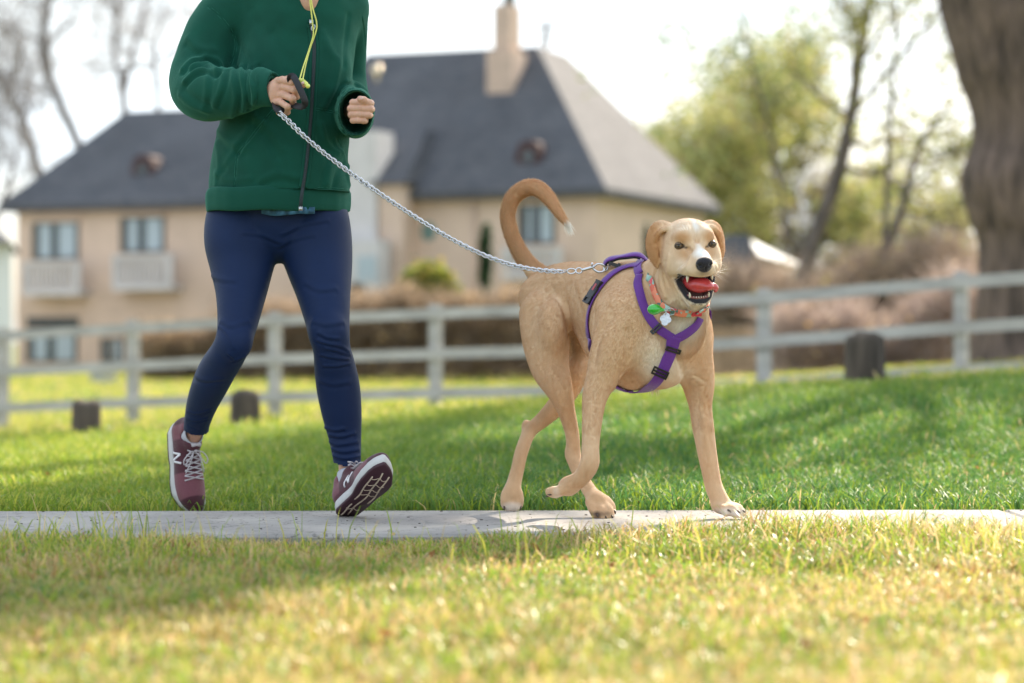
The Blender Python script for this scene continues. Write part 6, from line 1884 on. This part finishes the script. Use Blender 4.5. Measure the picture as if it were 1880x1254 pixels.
def shoe(orig, Fx, Up, side, trail):
    """orig: heel bottom point; Fx heel->toe; Up dorsum; side: +1 if the big toe lies at +y"""
    Fx = nrm(Fx); Up = nrm(np.asarray(Up) - Fx * (np.asarray(Up) @ Fx)); Yx = np.cross(Up, Fx)
    def W(V):
        V = np.atleast_2d(np.asarray(V, float)); V = V * SHOE; return np.asarray(orig) + V[:, :1] * Fx + V[:, 1:2] * Yx + V[:, 2:3] * Up
    root = empty('shoe', tuple(W([[.1, 0, 0]])[0])); root.parent = person; root.matrix_parent_inverse = Matrix.Translation(-person.location)
    # upper
    h = .003
    f = Field((-.02, -.07, -.01), (.285, .07, .16), h)
    cy = lambda x: float(centre_y(x, side))
    f.chain([[.032, cy(.03), .045, .034], [.07, cy(.07), .048, .034], [.12, cy(.12), .045, .036], [.17, cy(.17), .037, .040], [.205, cy(.2), .031, .038], [.232, cy(.23), .027, .026]], k=.01, n=4)
    f.chain([[.030, 0, .06, .031], [.034, 0, .085, .030]], k=.012, n=1); f.chain([[.070, 0, .07, .030], [.070, 0, .088, .026]], k=.015, n=1)
    f.chain([[.085, 0, .078, .018], [.082, 0, .100, .013]], k=.01, n=1)
    f.chain([[.052, 0, .080, .025], [.050, 0, .14, .029]], k=.006, n=1, mode='sub')
    f.D[:, :, :int((.020 + .01) / h)] = 1
    V, F = f.mesh(2)
    c = np.tile([.20, .060, .080], (len(V), 1))
    mes = ((V[:, 0] > .15) & (V[:, 2] > .022))[:, None]
    toe = np.clip((V[:, 0] - .222 + .25 * (V[:, 2] - .02)) / .004, 0, 1)[:, None]
    rim = np.clip((.034 + .01 * np.sin(V[:, 0] * 25) - V[:, 2]) / .003, 0, 1)[:, None]
    dark = np.array([.065, .013, .022])
    mid = np.clip((.150 - V[:, 0]) / .004, 0, 1)[:, None] * np.clip((V[:, 0] - .055) / .004, 0, 1)[:, None]
    col = np.tile([.19, .062, .080], (len(V), 1))
    col = mixc(col, dark, mid * .9); col = mixc(col, dark, toe); col = mixc(col, dark * 1.3, rim * .8)
    heel = np.clip((.02 - V[:, 0]) / .004, 0, 1)[:, None]; col = mixc(col, dark, heel)
    mesh_np('upper', W(bend(V)), F, M_sh1, root, col=col)
    # sole
    xs = np.linspace(0, .262, 34)
    def outline(sc, dz):
        top = [(x, centre_y(x, side) + half_w(x) * sc) for x in xs]; bot = [(x, centre_y(x, side) - half_w(x) * sc) for x in xs[::-1]]
        return [((x - .13) * (1 + (sc - 1) * .4) + .13, y, dz) for x, y in top + bot]
    def loft(name, levels, mat, capb=True, capt=True):
        b = MB(); V = []; K = len(xs) * 2
        for sc, z in levels: V += outline(sc, z)
        V = W(bend(V)); F = [(j * K + i, j * K + (i + 1) % K, (j + 1) * K + (i + 1) % K, (j + 1) * K + i) for j in range(len(levels) - 1) for i in range(K)]
        for j in (0, len(levels) - 1):
            for i in range(len(xs) - 1):
                F.append((j * K + i, j * K + i + 1, j * K + K - 2 - i, j * K + K - 1 - i))
        return b.add(V, F).build(name, mat, root)
    loft('midsole', [(.95, .004), (1.02, .010), (1.04, .018), (1.0, .026), (.93, .031)], M_mid)
    outs = loft('outsole', [(.93, -.0015), (.99, .0005), (1.0, .005), (.97, .0085)], M_out)
    b = MB()
    for y0, xa, xb in ((-.022, .11, .222), (0, .03, .238), (.021, .10, .230), (-.014, .02, .085)):
        pts = [(x, centre_y(x, side) + y0 + .003 * math.sin(x * 60), -.0022) for x in np.linspace(xa, xb, 14)]
        b.tube(W(bend(pts)), .0022, n=6)
    for x in (.14, .165, .19, .215, .06):
        w_ = half_w(x) * .55; pts = [(x + .004 * math.cos(t * 5), centre_y(x, side) + w_ * t, -.0018) for t in np.linspace(-1, 1, 8)]
        b.tube(W(bend(pts)), .0013, n=5)
    b.build('tread', M_tread, outs)
    # sock and tongue
    b = MB(); n = 24; V = []
    for z, r in ((.06, .026), (.085, .0275), (.102, .0285), (.108, .0275), (.106, .025)):
        for i in range(n):
            a = 2 * math.pi * i / n; V.append((.050 + r * 1.05 * math.cos(a), r * math.sin(a) * .95, z))
    b.add(W(V), [(j * n + i, j * n + (i + 1) % n, (j + 1) * n + (i + 1) % n, (j + 1) * n + i) for j in range(4) for i in range(n)]); b.build('sock', M_sock, root)
    # laces
    b = MB()
    def dors(x, y):
        z = np.interp(x, [.085, .10, .12, .14, .16, .175], [.098, .091, .0845, .0805, .0765, .0735]) - 6.5 * y * y * 1.2
        return [x, y + float(centre_y(x, side)), z]
    for i, x in enumerate(np.linspace(.092, .158, 6)):
        w_ = .017 + .002 * i
        for sg in (-1, 1):
            b.tube(W(bend([dors(x, -w_ * sg), dors(x + .004, -w_ * .4 * sg), dors(x + .009, w_ * .4 * sg), dors(x + .012, w_ * sg)])) + Up * .0035 * (1 + .3 * sg), .0022, n=6)
    for sg in (-1, 1):   # bow
        b.tube(W(spline([dors(.095, 0), [.10, .018 * sg, .100], [.118, .034 * sg, .093], [.130, .030 * sg, .086], [.112, .014 * sg, .094], dors(.095, 0)], 5)) + Up * .006, .0018, n=6)
        b.tube(W(spline([dors(.095, 0), [.11, .010 * sg, .096], [.135, .020 * sg, .088], [.152, .026 * sg, .076]], 5)) + Up * .006, .0018, n=6)
    b.ball(W([[.095, 0, .103]])[0], .0055); b.build('laces', M_lace, root)
    b = MB(); b.box(W([[.078, 0, .104]])[0], (.004, .014, .012), (Fx * .9 + Up * -.4, Yx, Up * .9 + Fx * .4)); b.build('tongue', M_lace, root)
    # N emblem on both sides
    for sg in (-1, 1):
        strokes = [((.088, .040), (.098, .070)), ((.098, .070), (.112, .042)), ((.112, .042), (.122, .069))]
        if sg * side < 0 and False: strokes = strokes
        b = MB()
        for (x0, z0), (x1, z1) in strokes:
            pts = []
            for t in np.linspace(0, 1, 6):
                x = x0 + (x1 - x0) * t; z = z0 + (z1 - z0) * t
                # march outwards from the foot axis until outside the upper
                y = 0.0
                for st in range(60):
                    y = st * .001
                    i = np.round((np.array([x, cy(x) + sg * y, z]) - f.lo) / f.h).astype(int)
                    if f.D[i[0], i[1], i[2]] > 0: break
                pts.append([x, cy(x) + sg * (y + .0008), z])
            pw = W(bend(pts)); b.ribbon(pw, [Yx * sg] * len(pw), .0060, .0010)
        b.build('letter_emblem', M_white, root)
    return root
def place(ankle, Fx, Up, loc=(.052, 0, .10)):
    Fx = nrm(Fx); Up = nrm(np.asarray(Up) - Fx * (np.asarray(Up) @ Fx)); Yx = np.cross(Up, Fx)
    loc = np.array(loc) * SHOE; return np.asarray(ankle) - Fx * loc[0] - Yx * loc[1] - Up * loc[2]
# front shoe landing on its heel, sole turned to the camera
Fx, Up = (.48, -.68, .46), (-.09, .50, .85)
shoe(place(P(639, 872, 6.66), Fx, Up), Fx, Up, 1, False)
# trailing shoe, toe pointing down
Fx, Up = (.13, -.14, -.98), (.50, -.85, .18)
shoe(place(P(351, 800, 6.93), Fx, Up, (.052, 0, .085)), Fx, Up, -1, True)

# ================================================================== LEASH
leash = empty('dog_leash', P(800, 420, 6.5), label='steel chain leash with black hand loop, hanging from the fist to the dog harness', cat='leash')
path = spline([P(514, 208, 6.40), P(530, 223, 6.39), P(556, 248, 6.39), P(590, 277, 6.40), P(640, 315, 6.41), P(690, 350, 6.42), P(740, 384, 6.44), P(800, 422, 6.46), P(850, 450, 6.475), P(900, 473, 6.49), P(950, 489, 6.50), P(1000, 497, 6.51), P(1052, 499, 6.515)], 16)
L_ = np.cumsum(np.r_[0, np.linalg.norm(np.diff(path, axis=0), axis=1)])
b = MB(); s_ = 0; i = 0
pitch = .0088
up0 = np.array([0, -.35, 1.0])
while s_ < L_[-1] - .022:
    c = np.array([np.interp(s_, L_, path[:, j]) for j in range(3)]); c2 = np.array([np.interp(s_ + .004, L_, path[:, j]) for j in range(3)])
    t = nrm(c2 - c); a = nrm(np.cross(t, up0)); u = np.cross(a, t)
    th = math.radians(45 if i % 2 else -45) + .15 * math.sin(i * .7)
    e = a * math.cos(th) + u * math.sin(th)
    t2 = nrm(t + e * .38)
    b.tube([c + t2 * .0094 * math.cos(q) + nrm(e - t2 * (e @ t2)) * .0056 * math.sin(q) for q in np.linspace(0, 2 * math.pi, 13)], .00185, n=6, caps=False)
    s_ += pitch; i += 1
b.build('chain', M_steel, leash)
# end ring, snap hook
b = MB(); t = nrm(P(1065, 498, 6.515) - P(1040, 499, 6.515))
e2 = nrm(np.cross(t, [0, 1, 0]))
b.tube(torus_pts(P(1049, 498, 6.512), t, e2, .0115, 20, .0068), .0022, caps=False)
b.tube(torus_pts(P(1063, 497, 6.512), t, nrm(e2 + [0, .4, 0]), .0085, 20, .008), .0020, caps=False)
b.build('end_ring', M_steel, leash)
b = MB()
b.tube([P(1068, 496, 6.51), P(1073, 495, 6.51), P(1087, 491, 6.51), P(1091, 490, 6.51)], [.0050, .0042, .0040, .0050], n=12)
b.tube(spline([P(1090, 490, 6.51), P(1097, 485, 6.51), P(1106, 486, 6.512), P(1111, 491, 6.515), P(1108, 498, 6.515), P(1100, 500, 6.51), P(1092, 496, 6.51), P(1088, 492, 6.51)], 5), .0030, n=8)
b.tube([P(1087, 489, 6.507), P(1087, 482, 6.505)], .0026, n=8)
b.build('snap_hook', M_steel, leash)
# black webbing hand loop
M_blk = simple('black_webbing', (.010, .010, .014), rough=.55, bump=.0005, bscale=900, spec=.5)
lp = spline([P(514, 206, 6.40), P(506, 196, 6.41), P(508, 186, 6.45), P(530, 176, 6.47), P(541, 165, 6.44), P(532, 146, 6.39), P(538, 140, 6.372), P(548, 158, 6.362), P(557, 178, 6.36), P(560, 190, 6.365), P(553, 196, 6.375), P(542, 194, 6.39), P(530, 194, 6.42), P(515, 203, 6.42)], 6)
nn = []
for i in range(len(lp)):
    tt = nrm(lp[min(i + 1, len(lp) - 1)] - lp[max(i - 1, 0)]); nn.append(nrm(np.array([.30, -1, .12]) - tt * (np.array([.30, -1, .12]) @ tt)))
MB().ribbon(lp, nn, .0175, .0012).build('hand_loop', M_blk, leash)
MB().tube(torus_pts(P(517, 210, 6.40), nrm([.6, 0, -.6]), nrm([.5, -.7, .5]), .0095, 20, .006), .0020, caps=False).build('end_ring', M_steel, leash)
